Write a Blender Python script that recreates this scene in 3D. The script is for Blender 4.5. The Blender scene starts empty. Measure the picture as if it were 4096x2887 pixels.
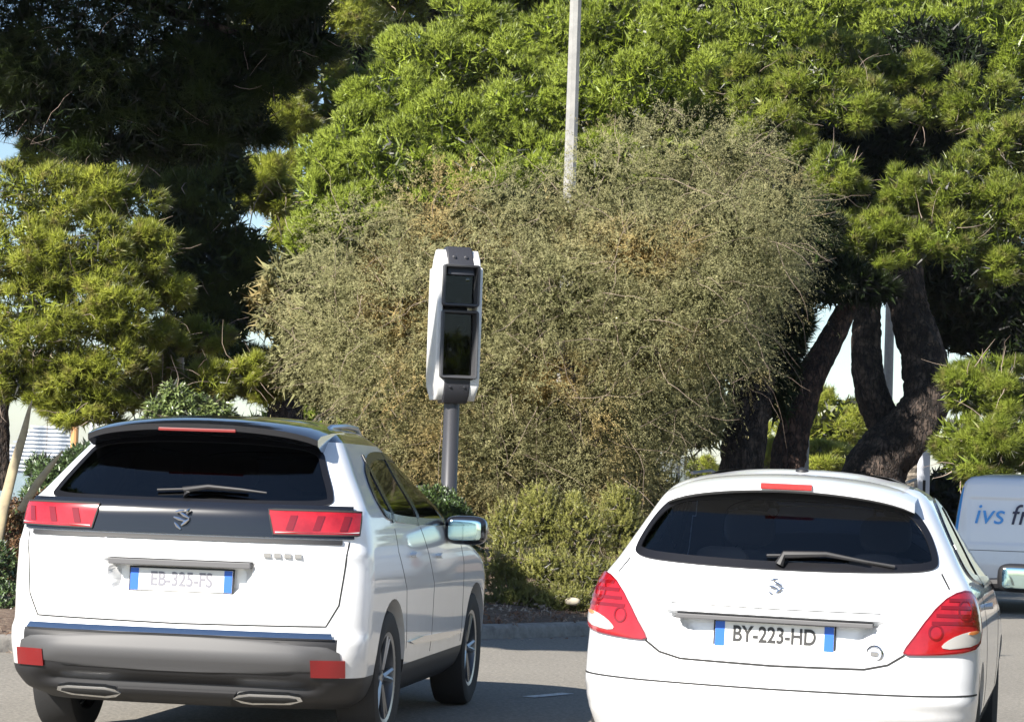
import bpy, bmesh, math, random
import numpy as np
from mathutils import Vector, Matrix
random.seed(7)
RG = np.random.default_rng(11)
SC = bpy.context.scene
COL = SC.collection

# ------------------------------------------------------------------ camera
F_PX, W_PX, H_PX = 2500.0, 1024.0, 721.0
CAM_H, HORIZ, ROLL = 1.36, 487.0, 0.034
PITCH = math.atan((HORIZ - H_PX / 2) / F_PX)
fw = Vector((0, math.cos(PITCH), math.sin(PITCH)))
u0 = Vector((0, -math.sin(PITCH), math.cos(PITCH)))
r0 = Vector((1, 0, 0))
rt = r0 * math.cos(ROLL) + u0 * math.sin(ROLL)
up = -r0 * math.sin(ROLL) + u0 * math.cos(ROLL)
cam_data = bpy.data.cameras.new("camera")
cam_data.sensor_width = 36
cam_data.lens = F_PX / W_PX * 36
cam_data.clip_end = 9000
cam_data.clip_start = 0.2
cam = bpy.data.objects.new("camera", cam_data)
COL.objects.link(cam)
M = Matrix((rt, up, -fw)).transposed().to_4x4()
M.translation = Vector((0, 0, CAM_H))
cam.matrix_world = M
SC.camera = cam

def P(px, py, Z):
    """world point seen at a pixel of the 1024x721 frame, Z metres ahead"""
    d = fw + rt * ((px - 512) / F_PX) - up * ((py - 360.5) / F_PX)
    return Vector((0, 0, CAM_H)) + d * (Z / d.y)

# ------------------------------------------------------------------ light
SUN_EL, SUN_AZ = math.radians(35), math.radians(38)      # azimuth: left of straight behind the camera
S_DIR = Vector((-math.sin(SUN_AZ) * math.cos(SUN_EL), -math.cos(SUN_AZ) * math.cos(SUN_EL), math.sin(SUN_EL)))
world = bpy.data.worlds.new("World")
SC.world = world
world.use_nodes = True
wn = world.node_tree
wn.nodes.clear()
wo = wn.nodes.new("ShaderNodeOutputWorld")
wb = wn.nodes.new("ShaderNodeBackground")
sky = wn.nodes.new("ShaderNodeTexSky")
sky.sky_type = 'NISHITA'
sky.sun_disc = False
sky.sun_elevation = SUN_EL
sky.sun_rotation = math.atan2(S_DIR.x, S_DIR.y)
sky.air_density = 1.0
sky.dust_density = 0.25
sky.ozone_density = 2.5
wb.inputs[1].default_value = 0.068
wn.links.new(sky.outputs[0], wb.inputs[0])
wn.links.new(wb.outputs[0], wo.inputs[0])
sun = bpy.data.lights.new("sun", 'SUN')
sun.energy = 5.0
sun.angle = math.radians(0.53)
sun.color = (1.0, 0.94, 0.85)
so = bpy.data.objects.new("sun", sun)
COL.objects.link(so)
so.rotation_euler = (-S_DIR).to_track_quat('-Z', 'Y').to_euler()
SC.view_settings.view_transform = 'Standard'
SC.view_settings.look = 'None'
SC.view_settings.exposure = 1.2
SC.view_settings.gamma = 1
SC.view_settings.use_curve_mapping = False
SC.cycles.max_bounces = 8
SC.cycles.transparent_max_bounces = 16
SC.cycles.diffuse_bounces = 3
SC.cycles.volume_bounces = 0

# ------------------------------------------------------------------ helpers
def tag(o, label=None, cat=None, group=None, kind=None):
    if label: o["label"] = label
    if cat: o["category"] = cat
    if group: o["group"] = group
    if kind: o["kind"] = kind
    return o

def empty(name, loc, rz=0.0, label=None, cat=None, group=None):
    o = bpy.data.objects.new(name, None)
    o.empty_display_size = 0.2
    COL.objects.link(o)
    o.location = loc
    o.rotation_euler = (0, 0, rz)
    return tag(o, label, cat, group)

def mesh_obj(name, V, Fc, mat, parent=None, smooth=False, tint=None, nrm=None):
    me = bpy.data.meshes.new(name)
    V = np.asarray(V, dtype=np.float32)
    if isinstance(Fc, np.ndarray):
        n, k = Fc.shape
        me.vertices.add(len(V)); me.vertices.foreach_set("co", V.ravel())
        me.loops.add(n * k); me.loops.foreach_set("vertex_index", Fc.astype(np.int32).ravel())
        me.polygons.add(n)
        me.polygons.foreach_set("loop_start", np.arange(0, n * k, k, dtype=np.int32))
        me.update(calc_edges=True)
    else:
        me.from_pydata([tuple(map(float, v)) for v in V], [], Fc)
        me.update()
    if smooth:
        me.polygons.foreach_set("use_smooth", np.ones(len(me.polygons), dtype=bool))
    if tint is not None:
        a = me.attributes.new("tint", 'FLOAT', 'POINT')
        a.data.foreach_set("value", np.asarray(tint, dtype=np.float32))
        if isinstance(tint, TN):
            a = me.attributes.new("lean", 'FLOAT_VECTOR', 'POINT')
            a.data.foreach_set("vector", tint.n.astype(np.float32).ravel())
    if mat is not None:
        for m in (mat if isinstance(mat, (list, tuple)) else [mat]):
            me.materials.append(m)
    o = bpy.data.objects.new(name, me)
    COL.objects.link(o)
    if parent is not None:
        o.parent = parent
    return o

class TN:
    """tint and growth direction of every vertex of a leaf mesh"""
    def __init__(s, t, n): s.t = t; s.n = n
    def __array__(s, dtype=None, copy=None): return s.t.astype(dtype or np.float32)
    def __mul__(s, k): return TN(s.t * k, s.n)

class MB:
    """collects shapes into one mesh"""
    def __init__(s): s.v = []; s.f = []
    def add(s, V, Fs):
        b = len(s.v); s.v += [tuple(v) for v in V]; s.f += [tuple(i + b for i in f) for f in Fs]
        return s
    def box(s, c, h, rot=None, bev=0.0):
        bm = bmesh.new(); bmesh.ops.create_cube(bm, size=1)
        for v in bm.verts: v.co = Vector((v.co.x * 2 * h[0], v.co.y * 2 * h[1], v.co.z * 2 * h[2]))
        if bev > 0:
            bmesh.ops.bevel(bm, geom=bm.edges[:], offset=bev, segments=2, affect='EDGES', profile=0.6)
        R = rot if rot is not None else Matrix.Identity(3)
        bm.verts.index_update()
        V = [R @ v.co + Vector(c) for v in bm.verts]
        Fs = [[v.index for v in f.verts] for f in bm.faces]
        bm.free()
        return s.add(V, Fs)
    def tube(s, pts, rad, n=10, cap=True, squash=None):
        pts = [Vector(p) for p in pts]
        if not isinstance(rad, (list, tuple)): rad = [rad] * len(pts)
        V = []; Fs = []
        ref = Vector((0, 0, 1))
        if abs((pts[-1] - pts[0]).normalized().z) > 0.8: ref = Vector((0, 1, 0))
        for i, p in enumerate(pts):
            t = (pts[min(i + 1, len(pts) - 1)] - pts[max(i - 1, 0)]).normalized()
            a = t.cross(ref).normalized(); b = a.cross(t).normalized()
            for k in range(n):
                th = 2 * math.pi * k / n
                V.append(p + a * (rad[i] * math.cos(th)) + b * (rad[i] * math.sin(th) * (squash or 1)))
        for i in range(len(pts) - 1):
            for k in range(n):
                Fs.append((i * n + k, i * n + (k + 1) % n, (i + 1) * n + (k + 1) % n, (i + 1) * n + k))
        if cap:
            Fs.append(tuple(range(n))[::-1]); Fs.append(tuple((len(pts) - 1) * n + k for k in range(n)))
        return s.add(V, Fs)
    def lathe(s, prof, c, axis='x', n=32, closed=True):
        """prof: (radius, offset along the axis)"""
        V = []; Fs = []
        m = len(prof)
        for k in range(n):
            th = 2 * math.pi * k / n
            for r, o in prof:
                p = {'x': (o, r * math.cos(th), r * math.sin(th)), 'y': (r * math.cos(th), o, r * math.sin(th)),
                     'z': (r * math.cos(th), r * math.sin(th), o)}[axis]
                V.append((p[0] + c[0], p[1] + c[1], p[2] + c[2]))
        mm = m if closed else m - 1
        for k in range(n):
            for j in range(mm):
                Fs.append((k * m + j, k * m + (j + 1) % m, ((k + 1) % n) * m + (j + 1) % m, ((k + 1) % n) * m + j))
        return s.add(V, Fs)
    def sbox(s, c, h, e=0.5, nu=20, nv=12):
        """superellipsoid: soft box"""
        V = []; Fs = []
        sg = lambda x: math.copysign(abs(x) ** e, x)
        for j in range(nv + 1):
            ph = -math.pi / 2 + math.pi * j / nv
            for i in range(nu):
                th = 2 * math.pi * i / nu
                V.append((c[0] + h[0] * sg(math.cos(ph)) * sg(math.cos(th)), c[1] + h[1] * sg(math.cos(ph)) * sg(math.sin(th)), c[2] + h[2] * sg(math.sin(ph))))
        for j in range(nv):
            for i in range(nu):
                Fs.append((j * nu + i, j * nu + (i + 1) % nu, (j + 1) * nu + (i + 1) % nu, (j + 1) * nu + i))
        return s.add(V, Fs)
    def build(s, name, mat, parent=None, smooth=False):
        o = mesh_obj(name, s.v, s.f, mat, parent)
        me = o.data
        bm = bmesh.new(); bm.from_mesh(me)
        bmesh.ops.remove_doubles(bm, verts=bm.verts[:], dist=1e-5)
        bmesh.ops.recalc_face_normals(bm, faces=bm.faces[:])
        if smooth:
            for e in bm.edges:
                e.smooth = not (len(e.link_faces) == 2 and e.calc_face_angle(0) > 0.7)
            for f in bm.faces: f.smooth = True
        bm.to_mesh(me); bm.free()
        return o

# ------------------------------------------------------------------ materials
def mat(name, color, rough=0.5, metal=0.0, coat=0.0, spec=None, bump=None, vary=None, trans=0.0, alpha=1.0):
    m = bpy.data.materials.new(name); m.use_nodes = True
    nt = m.node_tree; b = nt.nodes["Principled BSDF"]
    b.inputs["Base Color"].default_value = (*color, 1)
    b.inputs["Roughness"].default_value = rough
    b.inputs["Metallic"].default_value = metal
    b.inputs["Coat Weight"].default_value = coat
    b.inputs["Coat Roughness"].default_value = 0.03
    if spec is not None: b.inputs["Specular IOR Level"].default_value = spec
    tc = nt.nodes.new("ShaderNodeTexCoord")
    if vary:      # (scale, second colour, contrast lo, hi)
        n = nt.nodes.new("ShaderNodeTexNoise"); n.inputs["Scale"].default_value = vary[0]; n.inputs["Detail"].default_value = 8
        n.inputs["Roughness"].default_value = 0.65
        nt.links.new(tc.outputs["Object"], n.inputs["Vector"])
        r = nt.nodes.new("ShaderNodeValToRGB")
        r.color_ramp.elements[0].position = vary[2]; r.color_ramp.elements[1].position = vary[3]
        r.color_ramp.elements[0].color = (*color, 1); r.color_ramp.elements[1].color = (*vary[1], 1)
        nt.links.new(n.outputs["Fac"], r.inputs[0]); nt.links.new(r.outputs[0], b.inputs["Base Color"])
    if bump:      # (scale, strength, distance)
        n = nt.nodes.new("ShaderNodeTexNoise"); n.inputs["Scale"].default_value = bump[0]; n.inputs["Detail"].default_value = 6
        nt.links.new(tc.outputs["Object"], n.inputs["Vector"])
        bp = nt.nodes.new("ShaderNodeBump"); bp.inputs["Strength"].default_value = bump[1]; bp.inputs["Distance"].default_value = bump[2]
        nt.links.new(n.outputs["Fac"], bp.inputs["Height"]); nt.links.new(bp.outputs[0], b.inputs["Normal"])
    return m

def leafmat(name, c1, c2, transl=0.35, gloss=0.06, c3=None, scale=1.2):
    """needles or leaves: colour runs from c1 to c2 with each tuft's own tint, c3 in patches"""
    m = bpy.data.materials.new(name); m.use_nodes = True
    nt = m.node_tree; nt.nodes.clear()
    out = nt.nodes.new("ShaderNodeOutputMaterial")
    at = nt.nodes.new("ShaderNodeAttribute"); at.attribute_name = "tint"
    rp = nt.nodes.new("ShaderNodeMix"); rp.data_type = 'RGBA'
    rp.inputs["A"].default_value = (*c1, 1); rp.inputs["B"].default_value = (*c2, 1)
    nt.links.new(at.outputs["Fac"], rp.inputs["Factor"])
    colr = rp.outputs["Result"]
    if c3:
        tc = nt.nodes.new("ShaderNodeTexCoord"); n = nt.nodes.new("ShaderNodeTexNoise")
        n.inputs["Scale"].default_value = scale; n.inputs["Detail"].default_value = 5
        nt.links.new(tc.outputs["Object"], n.inputs["Vector"])
        r = nt.nodes.new("ShaderNodeMapRange"); r.inputs["From Min"].default_value = 0.54; r.inputs["From Max"].default_value = 0.72
        nt.links.new(n.outputs["Fac"], r.inputs["Value"])
        mx = nt.nodes.new("ShaderNodeMix"); mx.data_type = 'RGBA'; mx.inputs["B"].default_value = (*c3, 1)
        nt.links.new(r.outputs[0], mx.inputs["Factor"]); nt.links.new(colr, mx.inputs["A"])
        colr = mx.outputs["Result"]
    ln = nt.nodes.new("ShaderNodeAttribute"); ln.attribute_name = "lean"
    d = nt.nodes.new("ShaderNodeBsdfDiffuse"); t = nt.nodes.new("ShaderNodeBsdfTranslucent"); g = nt.nodes.new("ShaderNodeBsdfGlossy")
    g.inputs["Roughness"].default_value = 0.45; g.inputs["Color"].default_value = (0.8, 0.8, 0.8, 1)
    nt.links.new(colr, d.inputs[0]); nt.links.new(colr, t.inputs[0]); nt.links.new(ln.outputs["Vector"], d.inputs["Normal"])
    m1 = nt.nodes.new("ShaderNodeMixShader"); m1.inputs[0].default_value = transl
    nt.links.new(d.outputs[0], m1.inputs[1]); nt.links.new(t.outputs[0], m1.inputs[2])
    m2 = nt.nodes.new("ShaderNodeMixShader"); m2.inputs[0].default_value = gloss
    nt.links.new(m1.outputs[0], m2.inputs[1]); nt.links.new(g.outputs[0], m2.inputs[2])
    nt.links.new(m2.outputs[0], out.inputs[0])
    return m

def glassmat(name, tint, refl=1.5):
    m = bpy.data.materials.new(name); m.use_nodes = True
    nt = m.node_tree; nt.nodes.clear()
    out = nt.nodes.new("ShaderNodeOutputMaterial")
    t = nt.nodes.new("ShaderNodeBsdfTransparent"); t.inputs[0].default_value = (*tint, 1)
    g = nt.nodes.new("ShaderNodeBsdfGlossy"); g.inputs["Roughness"].default_value = 0.02
    fr = nt.nodes.new("ShaderNodeFresnel"); fr.inputs[0].default_value = refl
    mx = nt.nodes.new("ShaderNodeMixShader")
    nt.links.new(fr.outputs[0], mx.inputs[0]); nt.links.new(t.outputs[0], mx.inputs[1]); nt.links.new(g.outputs[0], mx.inputs[2])
    nt.links.new(mx.outputs[0], out.inputs[0])
    return m

def dust(m, color):
    """grey road film that thickens towards the sills, broken up by noise"""
    nt = m.node_tree; b = nt.nodes["Principled BSDF"]; N = nt.nodes.new
    tc = N("ShaderNodeTexCoord"); sep = N("ShaderNodeSeparateXYZ"); nt.links.new(tc.outputs["Object"], sep.inputs[0])
    n = N("ShaderNodeTexNoise"); n.inputs["Scale"].default_value = 7; n.inputs["Detail"].default_value = 9; n.inputs["Roughness"].default_value = 0.7
    nt.links.new(tc.outputs["Object"], n.inputs["Vector"])
    mr = N("ShaderNodeMapRange"); mr.inputs["From Min"].default_value = 0.95; mr.inputs["From Max"].default_value = 0.25; mr.inputs["To Max"].default_value = 0.75
    nt.links.new(sep.outputs["Z"], mr.inputs["Value"])
    mu = N("ShaderNodeMath"); mu.operation = 'MULTIPLY'; nt.links.new(mr.outputs[0], mu.inputs[0]); nt.links.new(n.outputs["Fac"], mu.inputs[1])
    mx = N("ShaderNodeMix"); mx.data_type = 'RGBA'; mx.inputs["A"].default_value = (*color, 1); mx.inputs["B"].default_value = (0.36, 0.33, 0.29, 1)
    nt.links.new(mu.outputs[0], mx.inputs["Factor"]); nt.links.new(mx.outputs["Result"], b.inputs["Base Color"])

def paint(name, color, lining=(0.14, 0.14, 0.14), rough=0.32, coat=1.0, dirty=True):
    """car paint outside, dark lining on the inner face of the sheet"""
    m = mat(name, color, rough, 0, coat)
    if dirty and color[0] > 0.3: dust(m, color)
    nt = m.node_tree; b = nt.nodes["Principled BSDF"]; out = nt.nodes["Material Output"]
    geo = nt.nodes.new("ShaderNodeNewGeometry"); d = nt.nodes.new("ShaderNodeBsdfDiffuse"); d.inputs[0].default_value = (*lining, 1)
    mx = nt.nodes.new("ShaderNodeMixShader")
    nt.links.new(geo.outputs["Backfacing"], mx.inputs[0]); nt.links.new(b.outputs[0], mx.inputs[1]); nt.links.new(d.outputs[0], mx.inputs[2])
    nt.links.new(mx.outputs[0], out.inputs[0])
    return m

m_white = paint("white_paint", (0.80, 0.81, 0.82))
m_silverw = paint("pearl_white_paint", (0.74, 0.76, 0.79))
m_blackp = paint("black_gloss_paint", (0.012, 0.013, 0.017), rough=0.15)
m_band = mat("black_trim_gloss", (0.010, 0.012, 0.018), 0.16, 0, 0.15)
m_seal = mat("window_frit", (0.008, 0.008, 0.010), 0.35)
m_plastic = mat("grey_bumper_plastic", (0.065, 0.065, 0.068), 0.55, bump=(400, 0.15, 0.001))
m_dplastic = mat("dark_plastic", (0.016, 0.016, 0.018), 0.55, bump=(400, 0.15, 0.001))
m_seam = mat("seam_black", (0.02, 0.02, 0.02), 0.8)
m_chrome = mat("chrome", (0.75, 0.76, 0.78), 0.08, 1.0)
m_alu = mat("aluminium", (0.55, 0.57, 0.6), 0.28, 1.0)
m_tyre = mat("tyre_rubber", (0.018, 0.018, 0.019), 0.8, bump=(60, 0.3, 0.003))
m_rim = mat("rim_alloy", (0.30, 0.31, 0.33), 0.3, 0.9)
m_glass_d = glassmat("privacy_glass", (0.10, 0.11, 0.12), 1.75)
m_glass_l = glassmat("tinted_glass", (0.78, 0.81, 0.82), 1.7)
m_red = mat("red_lens", (0.26, 0.005, 0.009), 0.2, 0, 1.0, vary=(9, (0.40, 0.012, 0.018), 0.35, 0.65))
m_redd = mat("dark_red_lens", (0.17, 0.004, 0.006), 0.18, 0, 1.0)
m_clear = mat("clear_lens", (0.62, 0.60, 0.58), 0.12, 0.3, 1.0)
m_orange = mat("amber_lens", (0.6, 0.2, 0.06), 0.2, 0, 1.0)
m_plate = mat("plate_white", (0.78, 0.78, 0.76), 0.4)
m_plblue = mat("plate_blue", (0.02, 0.12, 0.55), 0.4)
m_ink = mat("plate_ink", (0.03, 0.03, 0.03), 0.5)
m_seat = mat("seat_fabric", (0.10, 0.10, 0.11), 0.9)
m_mirror = mat("mirror_glass", (0.60, 0.80, 0.78), 0.05, 1.0)

# ------------------------------------------------------------------ far setting
def ground_sheet(name, pts, z, m):
    return tag(mesh_obj(name, [(x, y, z) for x, y in pts], [tuple(range(len(pts)))], m), kind='structure')

m_earth = mat("dry_earth", (0.22, 0.18, 0.12), 0.95, vary=(0.4, (0.12, 0.14, 0.06), 0.4, 0.65))
m_asph = mat("asphalt", (0.165, 0.153, 0.132), 0.9, vary=(38, (0.29, 0.268, 0.23), 0.42, 0.66), bump=(90, 0.7, 0.006))
nt = m_asph.node_tree
n = nt.nodes.new("ShaderNodeTexNoise"); n.inputs["Scale"].default_value = 0.5; n.inputs["Detail"].default_value = 3
nt.links.new(nt.nodes["Texture Coordinate"].outputs["Object"], n.inputs["Vector"])
mm = nt.nodes.new("ShaderNodeMix"); mm.data_type = 'RGBA'; mm.blend_type = 'MULTIPLY'
rr = nt.nodes.new("ShaderNodeMapRange"); rr.inputs["To Min"].default_value = 0.8; rr.inputs["To Max"].default_value = 1.12
nt.links.new(n.outputs["Fac"], rr.inputs["Value"])
ramp = nt.nodes["Color Ramp"] if "Color Ramp" in nt.nodes else nt.nodes["ColorRamp"]
mm.inputs["Factor"].default_value = 1
nt.links.new(ramp.outputs[0], mm.inputs["A"]); nt.links.new(rr.outputs[0], mm.inputs["B"])
nt.links.new(mm.outputs["Result"], nt.nodes["Principled BSDF"].inputs["Base Color"])
ground_sheet("ground", [(-3000, -300), (3000, -300), (3000, 3500), (-3000, 3500)], 0.0, m_earth)
ground_sheet("road", [(-60, -60), (60, -60), (60, 60), (-60, 60)], 0.004, m_asph)
m_water = mat("sea_water", (0.03, 0.08, 0.12), 0.12, bump=(0.6, 0.3, 0.4))
ground_sheet("sea", [(-1500, 110), (1500, 110), (1800, 2000), (-1800, 2000)], 0.006, m_water)

# white lane dash seen between the two cars
m_mark = mat("worn_road_paint", (0.62, 0.62, 0.60), 0.8, vary=(30, (0.25, 0.25, 0.24), 0.5, 0.7))
dash = MB()
a, b = Vector((0.18, 16.35, 0.008)), Vector((0.45, 16.75, 0.008))
d = (b - a).normalized(); nrm = Vector((-d.y, d.x, 0)) * 0.05
dash.add([a - nrm, b - nrm, b + nrm, a + nrm], [(0, 1, 2, 3)])
tag(dash.build("road_marking", m_mark), kind='structure')

# verge behind a curved kerb
KERB = [(-30, 4), (-14, 11.5), (-8, 15.2), (-3.8, 18.7), (-1.6, 21.0), (-0.33, 22.25), (0.69, 23.35), (1.8, 25.0), (2.6, 28), (3.0, 32), (3.6, 35.5), (6, 37.2), (12, 38.5), (60, 42)]
def resample(pts, step):
    out = [Vector((*pts[0], 0))]
    Q = [Vector((*p, 0)) for p in pts]
    def cr(p0, p1, p2, p3, t):
        return 0.5 * ((2 * p1) + (-p0 + p2) * t + (2 * p0 - 5 * p1 + 4 * p2 - p3) * t * t + (-p0 + 3 * p1 - 3 * p2 + p3) * t ** 3)
    for i in range(len(Q) - 1):
        p0, p1, p2, p3 = Q[max(i - 1, 0)], Q[i], Q[i + 1], Q[min(i + 2, len(Q) - 1)]
        n = max(2, int((p2 - p1).length / step))
        for k in range(1, n + 1): out.append(cr(p0, p1, p2, p3, k / n))
    return out
kl = resample(KERB, 0.5)
def side_off(line, o):
    r = []
    for i, p in enumerate(line):
        t = (line[min(i + 1, len(line) - 1)] - line[max(i - 1, 0)]).normalized()
        r.append(p + Vector((-t.y, t.x, 0)) * o)
    return r
m_kerb = mat("kerb_concrete", (0.30, 0.28, 0.25), 0.85, vary=(9, (0.17, 0.155, 0.14), 0.4, 0.7), bump=(40, 0.5, 0.01))
inner = side_off(kl, 0.16)
prof = [(0.0, 0.004), (0.012, 0.09), (0.035, 0.118), (0.15, 0.128), (0.16, 0.10)]
V = []; Fs = []
for i, (p, q) in enumerate(zip(kl, inner)):
    for o, z in prof:
        pt = p.lerp(q, o / 0.16)
        V.append((pt.x, pt.y, z))
m_ = len(prof)
for i in range(len(kl) - 1):
    for j in range(m_ - 1):
        Fs.append((i * m_ + j, (i + 1) * m_ + j, (i + 1) * m_ + j + 1, i * m_ + j + 1))
tag(mesh_obj("kerb", V, Fs, m_kerb, smooth=True), kind='structure')

m_mulch = mat("bark_mulch", (0.10, 0.065, 0.045), 0.95, vary=(14, (0.20, 0.15, 0.11), 0.42, 0.66), bump=(30, 0.8, 0.03))
V = []; Fs = []
offs = [0, 0.3, 0.7, 1.2, 2, 3, 4.5, 7, 11, 18, 30, 60]
vrow = []
for i, (q) in enumerate(inner):
    for j, o in enumerate(offs):
        y = q.y + o; x = q.x - o * 0.35
        z = 0.10 + 0.16 * (1 - math.exp(-o / 0.6)) + (0.03 * math.sin(x * 3.1 + o) * math.sin(y * 2.3) if o > 0 else 0)
        V.append((x, y, z))
k = len(offs)
for i in range(len(inner) - 1):
    for j in range(k - 1):
        Fs.append((i * k + j, (i + 1) * k + j, (i + 1) * k + j + 1, i * k + j + 1))
tag(mesh_obj("verge", V, Fs, m_mulch, smooth=True), kind='structure')

# hills across the bay
m_hill = mat("wooded_hills", (0.09, 0.11, 0.07), 0.95, vary=(0.02, (0.16, 0.16, 0.12), 0.4, 0.6))
V = []; Fs = []
nx = 90
for i in range(nx + 1):
    x = -1900 + 3900 * i / nx
    h = 22 + 12 * math.sin(i * 0.31) + 9 * math.sin(i * 0.83 + 1) + 4 * math.sin(i * 2.1)
    h *= max(0.15, min(1, (x + 900) / 900))
    for j, (yy, f) in enumerate([(2050, 0), (2150, 0.55), (2300, 1), (2600, 0)]):
        V.append((x, yy, h * f))
for i in range(nx):
    for j in range(3):
        Fs.append((i * 4 + j, (i + 1) * 4 + j, (i + 1) * 4 + j + 1, i * 4 + j + 1))
tag(mesh_obj("hills", V, Fs, m_hill, smooth=True), kind='structure')

# ------------------------------------------------------------------ stepped apartment building across the bay
m_bal = mat("white_balcony", (0.66, 0.67, 0.68), 0.7)
m_rec = mat("hazed_glazing", (0.28, 0.32, 0.38), 0.5)  # pale blue: distance haze is mixed into the glazing colour
bld = empty("apartment_building", (-355, 1900, 0), 0, "white stepped apartment building with wavy terraces across the bay", "building")
flo = 3.0
nfl = 12
prev = None
for i in range(nfl):
    z = -0.0 + flo * i
    k = i / (nfl - 1)
    xl = -28 + 30 * max(0, k - 0.35) * 1.1; xr = 38 - 42 * max(0, k - 0.25) * 0.8
    n = 26
    core = MB(); sl = MB()
    def ring(grow, z0, z1, mb):
        top = []
        for q in range(n + 1):
            x = xl - grow + (xr - xl + 2 * grow) * q / n
            y = -6 + 2.0 * math.sin(x * 0.35) - grow + 0.6 * i
            top.append((x, y))
        back = [(xr + grow, 12), (xl - grow, 12)]
        ol = top + back
        m = len(ol)
        Vv = [(x, y, z0) for x, y in ol] + [(x, y, z1) for x, y in ol]
        Ff = [(q, (q + 1) % m, m + (q + 1) % m, m + q) for q in range(m)] + [tuple(range(m, 2 * m)), tuple(range(m))[::-1]]
        mb.add(Vv, Ff)
    ring(0, z, z + flo, core); core.build("storey", m_rec, bld)
    ring(2.0, z + 1.6, z + flo + 0.1, sl); sl.build("balcony", m_bal, bld)

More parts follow.
